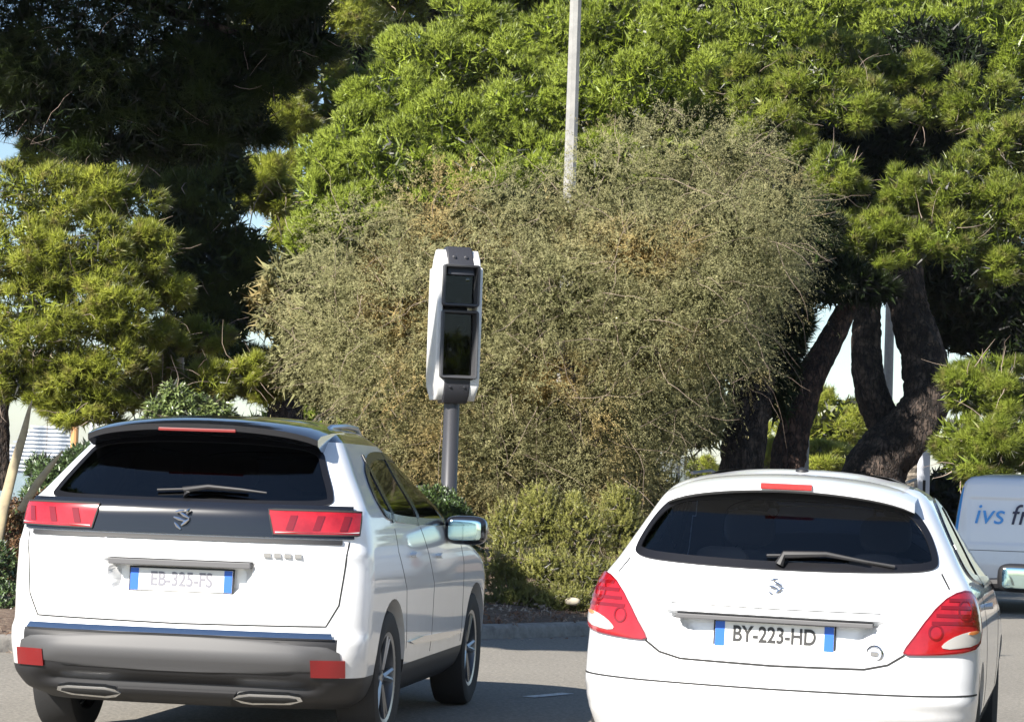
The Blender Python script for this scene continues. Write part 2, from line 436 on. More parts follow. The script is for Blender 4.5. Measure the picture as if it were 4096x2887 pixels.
# ------------------------------------------------------------------ car machinery
class Shell:
    def __init__(s, tab, Dr, nr, Df, nf, feat=None, taper=0.0):
        """tab rows: z, half width, rear y, front y"""
        t = np.array(tab, float)
        zf = np.arange(t[0, 0] - 0.1, t[-1, 0] + 0.1, 0.002)
        k = np.exp(-0.5 * (np.arange(-24, 25) / 8.0) ** 2); k /= k.sum()
        s.zf = zf; s.c = []
        for j in (1, 2, 3):
            v = np.interp(zf, t[:, 0], t[:, j]); vp = np.pad(v, 24, mode='edge')
            s.c.append(np.convolve(vp, k, mode='valid'))
        s.z0, s.z1 = t[0, 0], t[-1, 0]
        s.Dr, s.nr, s.Df, s.nf, s.feat = Dr, nr, Df, nf, feat
    def prm(s, z): return [np.interp(z, s.zf, c) for c in s.c]
    def end(s, z, rear=True):
        hw, yr, yf = s.prm(z)
        ph = np.linspace(0, math.pi / 2, 160)
        D, n = (s.Dr, s.nr) if rear else (s.Df, s.nf)
        x = hw * np.sin(ph) ** (2 / n); y = D * (1 - np.maximum(np.cos(ph), 0) ** (2 / n))
        L = np.concatenate([[0], np.cumsum(np.hypot(np.diff(x), np.diff(y)))])
        y = yr + y if rear else yf - y
        return x, y, L, hw
    def S(s, a, z, rear=True, off=0.0):
        """point on the shell, a = arc length from the centre line, off = outward"""
        x, y, L, hw = s.end(z, rear)
        aa = abs(a); sg = 1 if a >= 0 else -1
        if aa > L[-1]:
            X = hw; Y = (y[-1] + (aa - L[-1])) if rear else (y[-1] - (aa - L[-1])); nx, ny = 1.0, 0.0
        else:
            X = np.interp(aa, L, x); Y = np.interp(aa, L, y)
            e = 0.01
            x1, x2 = np.interp([aa - e, aa + e], L, x); y1, y2 = np.interp([aa - e, aa + e], L, y)
            if aa < e: x1, y1 = -x2, y2
            tx, ty = x2 - x1, y2 - y1; q = math.hypot(tx, ty) or 1
            nx, ny = (ty / q, -tx / q) if rear else (-ty / q, tx / q)
        if rear and s.feat: Y += s.feat(sg * X, z)
        # vertical slope
        e = 0.004
        if rear:
            dz = (s.prm(z + e)[1] - s.prm(z - e)[1]) / (2 * e)
            nz = -ny * dz * abs(ny) if False else -(-1) * 0
            nz = dz * abs(ny)
        else:
            dz = (s.prm(z + e)[2] - s.prm(z - e)[2]) / (2 * e); nz = -dz * abs(ny)
        dw = (s.prm(z + e)[0] - s.prm(z - e)[0]) / (2 * e)
        nz -= dw * abs(nx)
        q = math.sqrt(nx * nx + ny * ny + nz * nz)
        return Vector((sg * (X + off * nx / q), Y + off * ny / q, z + off * nz / q))
    def T(s, y, z, side=1, off=0.0):
        hw, yr, yf = s.prm(z)
        e = 0.004; dw = (s.prm(z + e)[0] - s.prm(z - e)[0]) / (2 * e)
        q = math.sqrt(1 + dw * dw)
        # corner rounding near the ends
        X = hw
        if y < yr + s.Dr:
            t = min(1, max(0, (yr + s.Dr - y) / s.Dr)); X = hw * (1 - t ** s.nr) ** (1 / s.nr)
        if y > yf - s.Df:
            t = min(1, max(0, (y - yf + s.Df) / s.Df)); X = hw * (1 - t ** s.nf) ** (1 / s.nf)
        return Vector((side * (X + off / q), y, z - off * dw / q))
    def build(s, name, parts, parent, arches, holes):
        """parts: list of (name, material, test(x,y,z)); arches: (y, z, r); holes: tests on the centre of a face"""
        zs = np.linspace(s.z0, s.z1, int((s.z1 - s.z0) / 0.0135) + 1)
        NR, NS, NF = 46, 44, 30
        rows = []
        for z in zs:
            xr, yr_, Lr, hw = s.end(z, True); xf, yf_, Lf, _ = s.end(z, False)
            ar = np.linspace(0, Lr[-1], NR)
            X = np.interp(ar, Lr, xr); Y = np.interp(ar, Lr, yr_)
            af = np.linspace(Lf[-1], 0, NF)
            X2 = np.interp(af, Lf, xf); Y2 = np.interp(af, Lf, yf_)
            ys = np.linspace(Y[-1], Y2[0], NS)[1:-1]
            hx = np.concatenate([X, np.full(len(ys), hw), X2]); hy = np.concatenate([Y, ys, Y2])
            right = list(zip(hx, hy)); left = [(-x, y) for x, y in right[1:-1]][::-1]
            rows.append([(x, y + (s.feat(x, z) if s.feat and k_ < NR else 0), z) for k_, (x, y) in enumerate(right)] +
                        [(x, y + (s.feat(x, z) if s.feat and k_ >= len(left) - NR + 1 else 0), z) for k_, (x, y) in enumerate(left)])
        m = len(rows[0]); V = [v for r in rows for v in r]; Fs = []
        for i in range(len(rows) - 1):
            for k in range(m):
                Fs.append((i * m + k, i * m + (k + 1) % m, (i + 1) * m + (k + 1) % m, (i + 1) * m + k))
        # roof cap: concentric shrink
        last = (len(rows) - 1) * m; cx = 0; cy = np.mean([v[1] for v in rows[-1]])
        base = last
        for q, (f, dz) in enumerate([(0.8, 0.012), (0.55, 0.02), (0.3, 0.024)]):
            nb = len(V)
            for x, y, z in rows[-1]: V.append((x * f, cy + (y - cy) * f, z + dz))
            for k in range(m): Fs.append((base + k, base + (k + 1) % m, nb + (k + 1) % m, nb + k))
            base = nb
        Fs.append(tuple(base + k for k in range(m)))
        Fs.append(tuple(range(m))[::-1])
        tmp = mesh_obj("tmp", V, Fs, None)
        bm = bmesh.new(); bm.from_mesh(tmp.data); bmesh.ops.recalc_face_normals(bm, faces=bm.faces[:]); bm.to_mesh(tmp.data); bm.free()
        cut = MB()
        for (y, z, r) in arches:
            for sd in (-1, 1):
                cut.lathe([(0, -0.22), (r, -0.22), (r, 0.3), (0, 0.3)], (sd * 0.80, y, z), 'x', 40, closed=False)
        cu = cut.build("tmp_cut", None)
        md = tmp.modifiers.new("b", 'BOOLEAN'); md.object = cu; md.operation = 'DIFFERENCE'; md.solver = 'EXACT'
        dg = bpy.context.evaluated_depsgraph_get()
        me = bpy.data.meshes.new_from_object(tmp.evaluated_get(dg))
        bpy.data.objects.remove(tmp); bpy.data.objects.remove(cu)
        N = len(me.vertices); co = np.empty(N * 3, np.float32); me.vertices.foreach_get("co", co); co = co.reshape(-1, 3)
        groups = [[] for _ in parts]
        inarch = lambda c: any((c[1] - y) ** 2 + (c[2] - z) ** 2 < (r - 0.006) ** 2 or ((c[1] - y) ** 2 + (c[2] - z) ** 2 < (r + 0.006) ** 2 and abs(c[3]) < 0.6) for y, z, r in arches)
        for p in me.polygons:
            c = p.center; vs = list(p.vertices)
            if abs(c.x) < 0.97 and any(h(c, p.normal) for h in holes): continue
            for gi, (nm, mt, ts) in enumerate(parts):
                if ts(c.x, c.y, c.z): groups[gi].append(vs); break
        bpy.data.meshes.remove(me)
        out = []
        for (nm, mt, ts), fl in zip(parts, groups):
            if not fl: continue
            used = sorted({i for f in fl for i in f}); mp = {u: i for i, u in enumerate(used)}
            o = mesh_obj(nm, co[used], [tuple(mp[i] for i in f) for f in fl], mt, parent)
            for poly in o.data.polygons: poly.use_smooth = True
            o.data.set_sharp_from_angle(angle=math.radians(38))
            out.append(o)
        return out

def chaikin(pts, it=3):
    p = [np.array(q, float) for q in pts]
    for _ in range(it):
        r = []
        for i in range(len(p)):
            a, b = p[i], p[(i + 1) % len(p)]
            r += [a * 0.75 + b * 0.25, a * 0.25 + b * 0.75]
        p = r
    return np.array(p)
def inset(P_, d):
    n = len(P_); c = P_.mean(0); out = []
    area = 0.5 * np.sum(P_[:, 0] * np.roll(P_[:, 1], -1) - np.roll(P_[:, 0], -1) * P_[:, 1])
    sg = 1 if area > 0 else -1
    for i in range(n):
        t = P_[(i + 1) % n] - P_[i - 1]; t /= (np.linalg.norm(t) + 1e-9)
        out.append(P_[i] + sg * np.array([-t[1], t[0]]) * d)
    return np.array(out)
def inside(poly, x, y):
    c = False; n = len(poly); j = n - 1
    for i in range(n):
        if (poly[i][1] > y) != (poly[j][1] > y) and x < (poly[j][0] - poly[i][0]) * (y - poly[i][1]) / (poly[j][1] - poly[i][1]) + poly[i][0]: c = not c
        j = i
    return c
def scan(poly, z):
    xs = []
    n = len(poly)
    for i in range(n):
        (x1, z1), (x2, z2) = poly[i], poly[(i + 1) % n]
        if (z1 <= z < z2) or (z2 <= z < z1): xs.append(x1 + (x2 - x1) * (z - z1) / (z2 - z1))
    return (min(xs), max(xs)) if xs else None
def patch(name, surf, poly, off, mt, parent, thick=0.012, nc=24, nr=14, smooth=True):
    """raised or inlaid panel that follows the shell; surf(a, z, off)"""
    poly = np.array(poly, float)
    zmin, zmax = poly[:, 1].min(), poly[:, 1].max()
    V = []; Fs = []; rows = 0
    for j in range(nr + 1):
        t = 0.5 - 0.5 * math.cos(math.pi * (0.012 + 0.976 * j / nr)); z = zmin + (zmax - zmin) * t
        lr = scan(poly, z)
        if not lr: continue
        for i in range(nc + 1):
            V.append(surf(lr[0] + (lr[1] - lr[0]) * i / nc, z, off))
        rows += 1
    w = nc + 1
    for j in range(rows - 1):
        for i in range(nc): Fs.append((j * w + i, j * w + i + 1, (j + 1) * w + i + 1, (j + 1) * w + i))
    # rim
    rim = [i for i in range(w)] + [j * w + nc for j in range(1, rows)] + [(rows - 1) * w + i for i in range(nc - 1, -1, -1)] + [j * w for j in range(rows - 2, 0, -1)]
    cen = sum(V, Vector()) / len(V)
    base = len(V)
    # inward offset rim
    k = 0
    par = []
    for j in range(rows):
        pass
    inv = {}
    idx = 0
    jj = 0
    for j in range(nr + 1):
        t = 0.5 - 0.5 * math.cos(math.pi * (0.012 + 0.976 * j / nr)); z = zmin + (zmax - zmin) * t
        lr = scan(poly, z)
        if not lr: continue
        for i in range(nc + 1):
            vi = jj * w + i
            if vi in set(()) or i in (0, nc) or jj in (0, rows - 1):
                inv[vi] = surf(lr[0] + (lr[1] - lr[0]) * i / nc, z, off - thick)
        jj += 1
    for r in rim: V.append(inv[r])
    R = len(rim)
    for i in range(R): Fs.append((rim[i], base + i, base + (i + 1) % R, rim[(i + 1) % R]))
    mb = MB(); mb.add(V, Fs)
    o = mb.build(name, mt, parent, smooth=smooth)
    return o
def strip(name, surf, pts, w, off, mt, parent, closed=False):
    """thin line along the shell"""
    V = []; Fs = []
    dense = []
    for i in range(len(pts) - (0 if closed else 1)):
        a, b = np.array(pts[i], float), np.array(pts[(i + 1) % len(pts)], float)
        n = max(1, int(np.linalg.norm(b - a) / 0.03))
        for k in range(n): dense.append(a + (b - a) * k / n)
    if not closed: dense.append(np.array(pts[-1], float))
    n = len(dense)
    for i in range(n):
        t = (dense[(i + 1) % n] if closed or i < n - 1 else dense[i]) - (dense[i - 1] if closed or i > 0 else dense[i])
        t = t / (np.linalg.norm(t) + 1e-9); q = np.array([-t[1], t[0]]) * w / 2
        for sgn, of in ((-1, -0.004), (-1, off), (1, off), (1, -0.004)):
            V.append(surf(dense[i][0] + sgn * q[0], dense[i][1] + sgn * q[1], of))
    for i in range(n if closed else n - 1):
        for j in range(3):
            Fs.append((i * 4 + j, ((i + 1) % n) * 4 + j, ((i + 1) % n) * 4 + j + 1, i * 4 + j + 1))
    mb = MB(); mb.add(V, Fs)
    return mb.build(name, mt, parent)
def ringpatch(name, surf, poly, win, off, mt, parent):
    A = np.array(poly); B = inset(A, win)
    n = len(A); V = []; Fs = []
    for i in range(n):
        V += [surf(A[i][0], A[i][1], -0.004), surf(A[i][0], A[i][1], off), surf(B[i][0], B[i][1], off), surf(B[i][0], B[i][1], off - 0.006)]
    for i in range(n):
        for j in range(3): Fs.append((i * 4 + j, ((i + 1) % n) * 4 + j, ((i + 1) % n) * 4 + j + 1, i * 4 + j + 1))
    mb = MB(); mb.add(V, Fs)
    return mb.build(name, mt, parent)

def text(name, body, size, m, parent, loc, rot, shear=0.0, ext=0.001, sx=1.0, bold=0.0):
    cu = bpy.data.curves.new(name, 'FONT'); cu.body = body; cu.size = size; cu.extrude = ext; cu.shear = shear; cu.offset = bold
    cu.align_x = 'CENTER'; cu.align_y = 'CENTER'; cu.materials.append(m)
    o = bpy.data.objects.new(name, cu); COL.objects.link(o)
    dg = bpy.context.evaluated_depsgraph_get(); me = bpy.data.meshes.new_from_object(o.evaluated_get(dg))
    bpy.data.objects.remove(o)
    o = bpy.data.objects.new(name, me); COL.objects.link(o)
    o.parent = parent; o.location = loc; o.rotation_euler = rot; o.scale = (sx, 1, 1)
    return o

def wheel(parent, x, y, r, w, side, rim_r=0.21):
    t = MB()
    hw = w / 2
    t.lathe([(rim_r, -hw * 0.85), (r - 0.05, -hw), (r - 0.015, -hw * 0.88), (r, -hw * 0.6), (r, hw * 0.6), (r - 0.015, hw * 0.88), (r - 0.05, hw), (rim_r, hw * 0.85)], (0, 0, 0), 'x', 48)
    # tread grooves read as dark rings
    o = t.build("wheel", m_tyre, parent, smooth=True); o.location = (x, y, r)
    rm = MB()
    xo = side * hw * 0.7
    rm.lathe([(rim_r + 0.005, side * hw * 0.86), (rim_r - 0.02, side * hw * 0.8), (rim_r - 0.03, side * -hw * 0.5), (rim_r - 0.022, side * -hw * 0.5)], (0, 0, 0), 'x', 40, closed=False)
    for k in range(5):
        for dd in (-0.13, 0.13):
            th = 2 * math.pi * k / 5 + dd; th0 = 2 * math.pi * k / 5
            rm.tube([(xo * 0.75, 0.04 * math.cos(th0), 0.04 * math.sin(th0)), (xo, (rim_r - 0.01) * math.cos(th), (rim_r - 0.01) * math.sin(th))], [0.018, 0.013], 6)
    rm.lathe([(0, xo * 0.9), (0.045, xo * 0.85), (0.05, xo * 0.4), (0, xo * 0.4)], (0, 0, 0), 'x', 16, closed=False)
    rim = rm.build("rim", m_rim, o, smooth=True)
    dk = MB(); dk.lathe([(0, side * hw * 0.1), (0.14, side * hw * 0.1), (0.14, 0), (0, 0)], (0, 0, 0), 'x', 24, closed=False)
    dk.build("brake_disc", m_alu, o)
    bk = MB(); bk.lathe([(0, -side * hw * 0.3), (rim_r, -side * hw * 0.3), (rim_r, -side * hw * 0.4), (0, -side * hw * 0.4)], (0, 0, 0), 'x', 24, closed=False)
    bk.build("wheel_shield", m_dplastic, o)
    return o

def seats(car, ys, z, dx, hh=0.30, w=0.24):
    for y, xs in ys:
        for x in xs:
            s_ = MB(); s_.sbox((x, y, z), (w, 0.09, hh), 0.5); so_ = s_.build("seat", m_seat, car, smooth=True)
            h = MB(); h.sbox((x, y, z + hh + 0.11), (0.13, 0.05, 0.09), 0.6)
            h.tube([(x - 0.05, y, z + hh - 0.03), (x - 0.05, y, z + hh + 0.06)], 0.006, 6)
            h.tube([(x + 0.05, y, z + hh - 0.03), (x + 0.05, y, z + hh + 0.06)], 0.006, 6)
            h.build("headrest", m_seat, so_, smooth=True)

def number_plate(car, c, tilt, body, ink=None):
    pb = MB(); pb.box((0, 0, 0), (0.26, 0.004, 0.055), bev=0.003); p = pb.build("number_plate", m_plate, car)
    p.location = c; p.rotation_euler = (tilt, 0, 0)
    for sx in (-1, 1):
        q = MB(); q.box((sx * 0.2385, -0.0048, 0), (0.0205, 0.0012, 0.0535)); q.build("plate_band", m_plblue, p)
    fb = MB(); fb.box((0, 0.006, 0), (0.268, 0.004, 0.063), bev=0.003); fb.build("plate_frame", m_dplastic, p)
    if body: text("plate_lettering", body, 0.096, ink, p, (0, -0.0052, 0), (math.radians(90), 0, 0), sx=0.80, bold=0.0022)
    return p

# ------------------------------------------------------------------ white SUV, left
TH1 = math.radians(8.5)
c0 = P(178, 530, 12.3)
suv = empty("suv", (c0.x, 12.3, 0.004), -TH1, "white sport utility car with black tailgate band and square red tail lamps", "car")
def suv_feat(x, z):
    d = 0.0
    # number plate recess in the tailgate
    if 0.74 < z < 0.96:
        half = 0.385 - 0.06 * (0.95 - z) / 0.2
        e = np.clip((half - abs(x)) / 0.03, 0, 1); t = np.clip((0.945 - z) / 0.015, 0, 1) * np.clip((z - 0.755) / 0.06, 0, 1)
        d += 0.075 * e * t
    # bumper ledge and lower channel
    d -= 0.025 * math.exp(-((z - 0.485) / 0.05) ** 2) * np.clip((0.72 - abs(x)) / 0.1, 0, 1)
    d += 0.045 * math.exp(-((z - 0.345) / 0.03) ** 2) * np.clip((0.75 - abs(x)) / 0.1, 0, 1)
    # crease under the band
    d -= 0.012 * math.exp(-((z - 1.0) / 0.03) ** 2)
    return float(d)
suv_sh = Shell([
    (0.22, 0.78, 0.30, 4.10), (0.27, 0.86, 0.12, 4.30), (0.36, 0.90, 0.03, 4.40), (0.50, 0.915, 0.00, 4.43), (0.585, 0.918, 0.00, 4.44),
    (0.60, 0.918, 0.045, 4.44), (0.80, 0.922, 0.055, 4.42), (0.90, 0.92, 0.06, 4.30), (0.98, 0.915, 0.06, 3.95), (1.05, 0.905, 0.07, 3.35),
    (1.10, 0.895, 0.075, 3.12), (1.20, 0.87, 0.085, 2.95), (1.235, 0.85, 0.12, 2.88), (1.25, 0.84, 0.15, 2.85), (1.40, 0.745, 0.30, 2.50), (1.50, 0.685, 0.42, 2.28),
    (1.57, 0.64, 0.50, 2.10), (1.63, 0.57, 0.62, 1.95), (1.665, 0.44, 0.90, 1.75)], 0.34, 3.2, 0.62, 2.5, suv_feat)
SV = lambda a, z, o=0.0: suv_sh.S(a, z, True, o)
SVF = lambda a, z, o=0.0: suv_sh.S(a, z, False, o)
w_rear = chaikin([(-0.74, 1.222), (-0.4, 1.215), (0, 1.212), (0.4, 1.215), (0.74, 1.222), (0.72, 1.30), (0.66, 1.41), (0.60, 1.53), (0.3, 1.555), (0, 1.56), (-0.3, 1.555), (-0.60, 1.53), (-0.66, 1.41), (-0.72, 1.30)])
w_side = chaikin([(0.70, 1.20), (0.95, 1.15), (2.2, 1.12), (2.80, 1.13), (2.75, 1.17), (2.35, 1.42), (2.15, 1.50), (1.5, 1.53), (1.1, 1.50), (0.80, 1.38)])
w_front = chaikin([(-0.70, 1.14), (0, 1.13), (0.70, 1.14), (0.66, 1.3), (0.56, 1.50), (0, 1.52), (-0.56, 1.50), (-0.66, 1.3)])
def make_holes(sh, wr, ws, wf, ins=0.02):
    r_, s_, f_ = inset(wr, ins), inset(ws, ins), inset(wf, ins)
    def h(c, n):
        if c.z < 0.98: return False
        if n.y < -0.3 and c.y < 1.2 and abs(n.x) < 0.75:
            x, y, L, hw = sh.end(c.z, True); a = np.interp(abs(c.x), x, L)
            return inside(r_, a, c.z) or inside(r_, -a, c.z)
        if abs(n.x) > 0.6: return inside(s_, c.y, c.z)
        if n.y > 0.15:
            x, y, L, hw = sh.end(c.z, False); a = np.interp(abs(c.x), x, L)
            return inside(f_, a, c.z) or inside(f_, -a, c.z)
        return False
    return [h]
suv_sh.build("suv", [
    ("roof", m_blackp, lambda x, y, z: z > 1.555),
    ("bumper", m_dplastic, lambda x, y, z: z < 0.40 or (z < 0.585 and y < 0.55 and abs(x) < 0.80 - 0.0 * z)),
    ("body", m_white, lambda x, y, z: True)], suv, [(0.88, 0.36, 0.40), (3.55, 0.36, 0.40)], make_holes(suv_sh, w_rear, w_side, w_front))
patch("rear_window", SV, w_rear, 0.005, m_glass_d, suv, 0.004, 30, 16)
ringpatch("window_seal", SV, w_rear, 0.03, 0.008, m_seal, suv)
patch("windscreen", SVF, w_front, 0.005, m_glass_l, suv, 0.004, 20, 10)
ringpatch("window_seal", SVF, w_front, 0.045, 0.008, m_band, suv)
for sd in (-1, 1):
    TS = lambda y, z, o=0.0, sd=sd: suv_sh.T(y, z, sd, o)
    patch("side_window", TS, w_side, 0.004, m_glass_d, suv, 0.004, 30, 12)
    ringpatch("window_trim", TS, w_side, 0.04, 0.008, m_band, suv)
    pl = chaikin([(1.62, 1.13), (1.72, 1.13), (1.66, 1.52), (1.58, 1.52)], 1)
    patch("door_pillar", TS, pl, 0.009, m_band, suv, 0.006, 3, 8)
    pl = chaikin([(0.92, 1.15), (1.0, 1.15), (1.08, 1.50), (1.02, 1.50)], 1)
    patch("quarter_pillar", TS, pl, 0.009, m_band, suv, 0.006, 3, 8)
    strip("door_seam", TS, [(1.30, 0.48), (1.22, 0.8), (1.0, 1.0), (0.98, 1.12)], 0.006, 0.001, m_seam, suv)
    strip("door_seam", TS, [(2.05, 0.42), (2.05, 0.8), (1.72, 1.12)][::1], 0.006, 0.001, m_seam, suv)
    strip("door_seam", TS, [(3.08, 0.42), (3.05, 0.9), (2.88, 1.11)], 0.006, 0.001, m_seam, suv)
    patch("door_handle", TS, chaikin([(1.32, 0.96), (1.50, 0.96), (1.50, 0.99), (1.32, 0.99)], 2), 0.03, m_white, suv, 0.03, 8, 4)
    patch("door_handle", TS, chaikin([(2.10, 0.94), (2.28, 0.94), (2.28, 0.97), (2.10, 0.97)], 2), 0.03, m_white, suv, 0.03, 8, 4)
    patch("door_strip", TS, chaikin([(1.35, 0.49), (3.05, 0.46), (3.05, 0.50), (1.35, 0.53)], 1), 0.012, m_chrome, suv, 0.02, 20, 4)
    # mirrors
    mh = MB(); mh.sbox((sd * 1.02, 2.50, 1.10), (0.125, 0.075, 0.085), 0.55); mh.tube([(sd * 0.86, 2.55, 1.06), (sd * 0.97, 2.52, 1.06)], 0.03, 8)
    mo = mh.build("door_mirror", m_blackp, suv, smooth=True)
    mg = MB(); mg.sbox((sd * 1.02, 2.430, 1.10), (0.098, 0.008, 0.060), 0.35); mg.build("mirror_glass", m_mirror, mo, smooth=True)
    for yy in (0.88, 3.55): wheel(suv, sd * 0.80, yy, 0.352, 0.225, sd, 0.235)
    # roof rail
    r_ = MB(); r_.tube([(sd * 0.52, 0.80, 1.59), (sd * 0.535, 0.95, 1.64), (sd * 0.54, 1.3, 1.655), (sd * 0.535, 1.6, 1.65), (sd * 0.52, 1.8, 1.60)], 0.014, 8)
    r_.build("roof_rail", m_alu, suv, smooth=True)
# tailgate band and lamps
patch("tailgate_band", SV, [(-0.86, 1.072), (0.86, 1.072), (0.85, 1.226), (-0.85, 1.226)], 0.012, m_band, suv, 0.012, 60, 6)
patch("tailgate_trim", SV, [(-0.80, 1.045), (0.80, 1.045), (0.80, 1.066), (-0.80, 1.066)], 0.012, m_dplastic, suv, 0.016, 40, 3)
for sd in (-1, 1):
    pl = [(sd * 0.46, 1.086), (sd * 0.885, 1.09), (sd * 0.90, 1.20), (sd * 0.43, 1.20)]
    if sd < 0: pl = pl[::-1]
    lamp = patch("tail_lamp", SV, pl, 0.018, m_red, suv, 0.014, 20, 8)
    strip("lamp_edge", SV, [tuple(p_) for p_ in pl], 0.007, 0.0205, m_seam, lamp, closed=True)
    q = [(sd * 0.47, 1.094), (sd * 0.88, 1.097), (sd * 0.881, 1.106), (sd * 0.468, 1.103)]
    patch("lamp_strip", SV, q if sd > 0 else q[::-1], 0.0215, m_clear, lamp, 0.004, 12, 2)
    for k in range(3):
        x0 = sd * (0.52 + 0.13 * k)
        q = [(x0, 1.11), (x0 + sd * 0.035, 1.11), (x0 + sd * 0.055, 1.18), (x0 + sd * 0.02, 1.18)]
        if sd < 0: q = q[::-1]
        patch("lamp_claw", SV, q, 0.0215, m_redd, lamp, 0.004, 4, 4)
    pl = [(sd * 0.68, 0.40), (sd * 0.85, 0.40), (sd * 0.85, 0.485), (sd * 0.68, 0.485)]
    patch("reflector", SV, pl if sd > 0 else pl[::-1], 0.012, m_redd, suv, 0.02, 8, 4)
    pl = chaikin([(sd * 0.30, 0.262), (sd * 0.60, 0.268), (sd * 0.66, 0.318), (sd * 0.27, 0.318)], 1)
    if sd < 0: pl = pl[::-1]
    ex = patch("exhaust_trim", SV, pl, 0.02, m_chrome, suv, 0.03, 14, 4)
    patch("exhaust_opening", SV, inset(np.array(pl), 0.012), 0.0215, m_seam, ex, 0.004, 14, 4)
patch("bumper_panel", SV, chaikin([(-0.80, 0.405), (0.80, 0.405), (0.84, 0.48), (0.80, 0.572), (-0.80, 0.572), (-0.84, 0.48)], 2), 0.006, m_plastic, suv, 0.012, 50, 8)
patch("chrome_strip", SV, [(-0.78, 0.577), (0.78, 0.577), (0.77, 0.600), (-0.77, 0.600)], 0.02, m_chrome, suv, 0.03, 50, 3)
patch("skid_plate", SV, [(-0.24, 0.235), (0.24, 0.235), (0.30, 0.31), (-0.30, 0.31)], 0.012, m_dplastic, suv, 0.02, 20, 4)
strip("tailgate_seam", SV, [(-0.84, 1.06), (-0.80, 0.75), (-0.74, 0.645), (0, 0.635), (0.74, 0.645), (0.80, 0.75), (0.84, 1.06)], 0.008, 0.0012, m_seam, suv)
pc = SV(0, 0.80, 0.016)
number_plate(suv, (0, pc.y, 0.845), math.radians(-4), "EB-325-FS", mat("faded_ink", (0.20, 0.20, 0.23), 0.5))
m_rshade = mat("plate_recess_shade", (0.10, 0.10, 0.105), 0.6)  # grey for bars that stand in for shadow at the recess top
hb = MB(); hb.box((0, pc.y - 0.03, 0.930), (0.36, 0.028, 0.014), bev=0.004); hb.build("plate_recess_shade", m_rshade, suv)
# reverse rampant shape reduced to the bright crest seen on the band
cr = MB()
e0 = SV(0, 1.147, 0.022)
for (dx, dz, l, a_) in [(-0.01, 0.036, 0.045, 0.2), (0.012, 0.018, 0.06, -0.5), (-0.012, -0.002, 0.06, -0.3), (0.018, -0.018, 0.05, 0.7), (-0.02, -0.036, 0.045, -0.8), (0.03, 0.038, 0.03, 0.9)]:
    c, s_ = math.cos(a_) * l / 2, math.sin(a_) * l / 2
    cr.tube([(dx - c, e0.y, e0.z + dz - s_), (dx, e0.y - 0.004, e0.z + dz), (dx + c, e0.y, e0.z + dz + s_)], [0.004, 0.009, 0.004], 6)
cr.build("emblem", m_chrome, suv, smooth=True)
bd = MB()
for k in range(4):
    q = SV(0.44 + 0.05 * k, 0.985, 0.006); bd.box(q, (0.018, 0.003, 0.012), bev=0.002)
bd.build("model_badge", m_chrome, suv)
# spoiler
def spoiler(car, half, prof, curve, m, yb=0.10, n=24):
    V = []; Fs = []; k = len(prof)
    for i in range(n + 1):
        t = -1 + 2 * i / n; x = half * t
        for (y, z) in prof:
            V.append((x * (1 - 0.0 * y), y + yb * abs(t) ** 3, z - curve * t * t - 0.02 * abs(t) ** 8))
    for i in range(n):
        for j in range(k): Fs.append((i * k + j, i * k + (j + 1) % k, (i + 1) * k + (j + 1) % k, (i + 1) * k + j))
    Fs.append(tuple(range(k))); Fs.append(tuple(n * k + j for j in range(k))[::-1])
    mb = MB(); mb.add(V, Fs); return mb.build("roof_spoiler", m, car, smooth=True)
sp = spoiler(suv, 0.60, [(0.90, 1.680), (0.60, 1.668), (0.34, 1.645), (0.27, 1.624), (0.275, 1.595), (0.36, 1.568), (0.62, 1.555)], 0.045, m_blackp)
bl = MB(); bl.box((0, 0.274, 1.592), (0.20, 0.008, 0.008), bev=0.003); bl.build("brake_light", m_redd, sp)
wp = MB(); pts = [SV(a_, z_, 0.035) for a_, z_ in [(-0.02, 1.262), (0.10, 1.285), (0.27, 1.275), (0.40, 1.262)]]
wp.tube([SV(0.0, 1.25, 0.02)] + pts, [0.022, 0.018, 0.012, 0.008, 0.005], 8)
wp.tube([SV(a_, z_, 0.018) for a_, z_ in [(-0.16, 1.272), (0.1, 1.288), (0.30, 1.28)]], 0.007, 6)
wp.build("rear_wiper", m_dplastic, suv, smooth=True)
seats(suv, [(1.05, (-0.42, 0.0, 0.42)), (2.0, (-0.38, 0.38))], 0.98, 0)
fl = MB(); fl.box((0, 1.9, 0.66), (0.74, 1.45, 0.02)); fl.box((0, 2.75, 1.0), (0.7, 0.14, 0.08), bev=0.03); fl.build("cabin_floor", m_seat, suv)
ex = MB(); ex.box((0, 0.95, 0.26), (0.42, 0.18, 0.06), bev=0.03); ex.tube([(-0.5, 0.88, 0.30), (0.5, 0.88, 0.30)], 0.04, 8); ex.build("rear_axle", m_dplastic, suv)

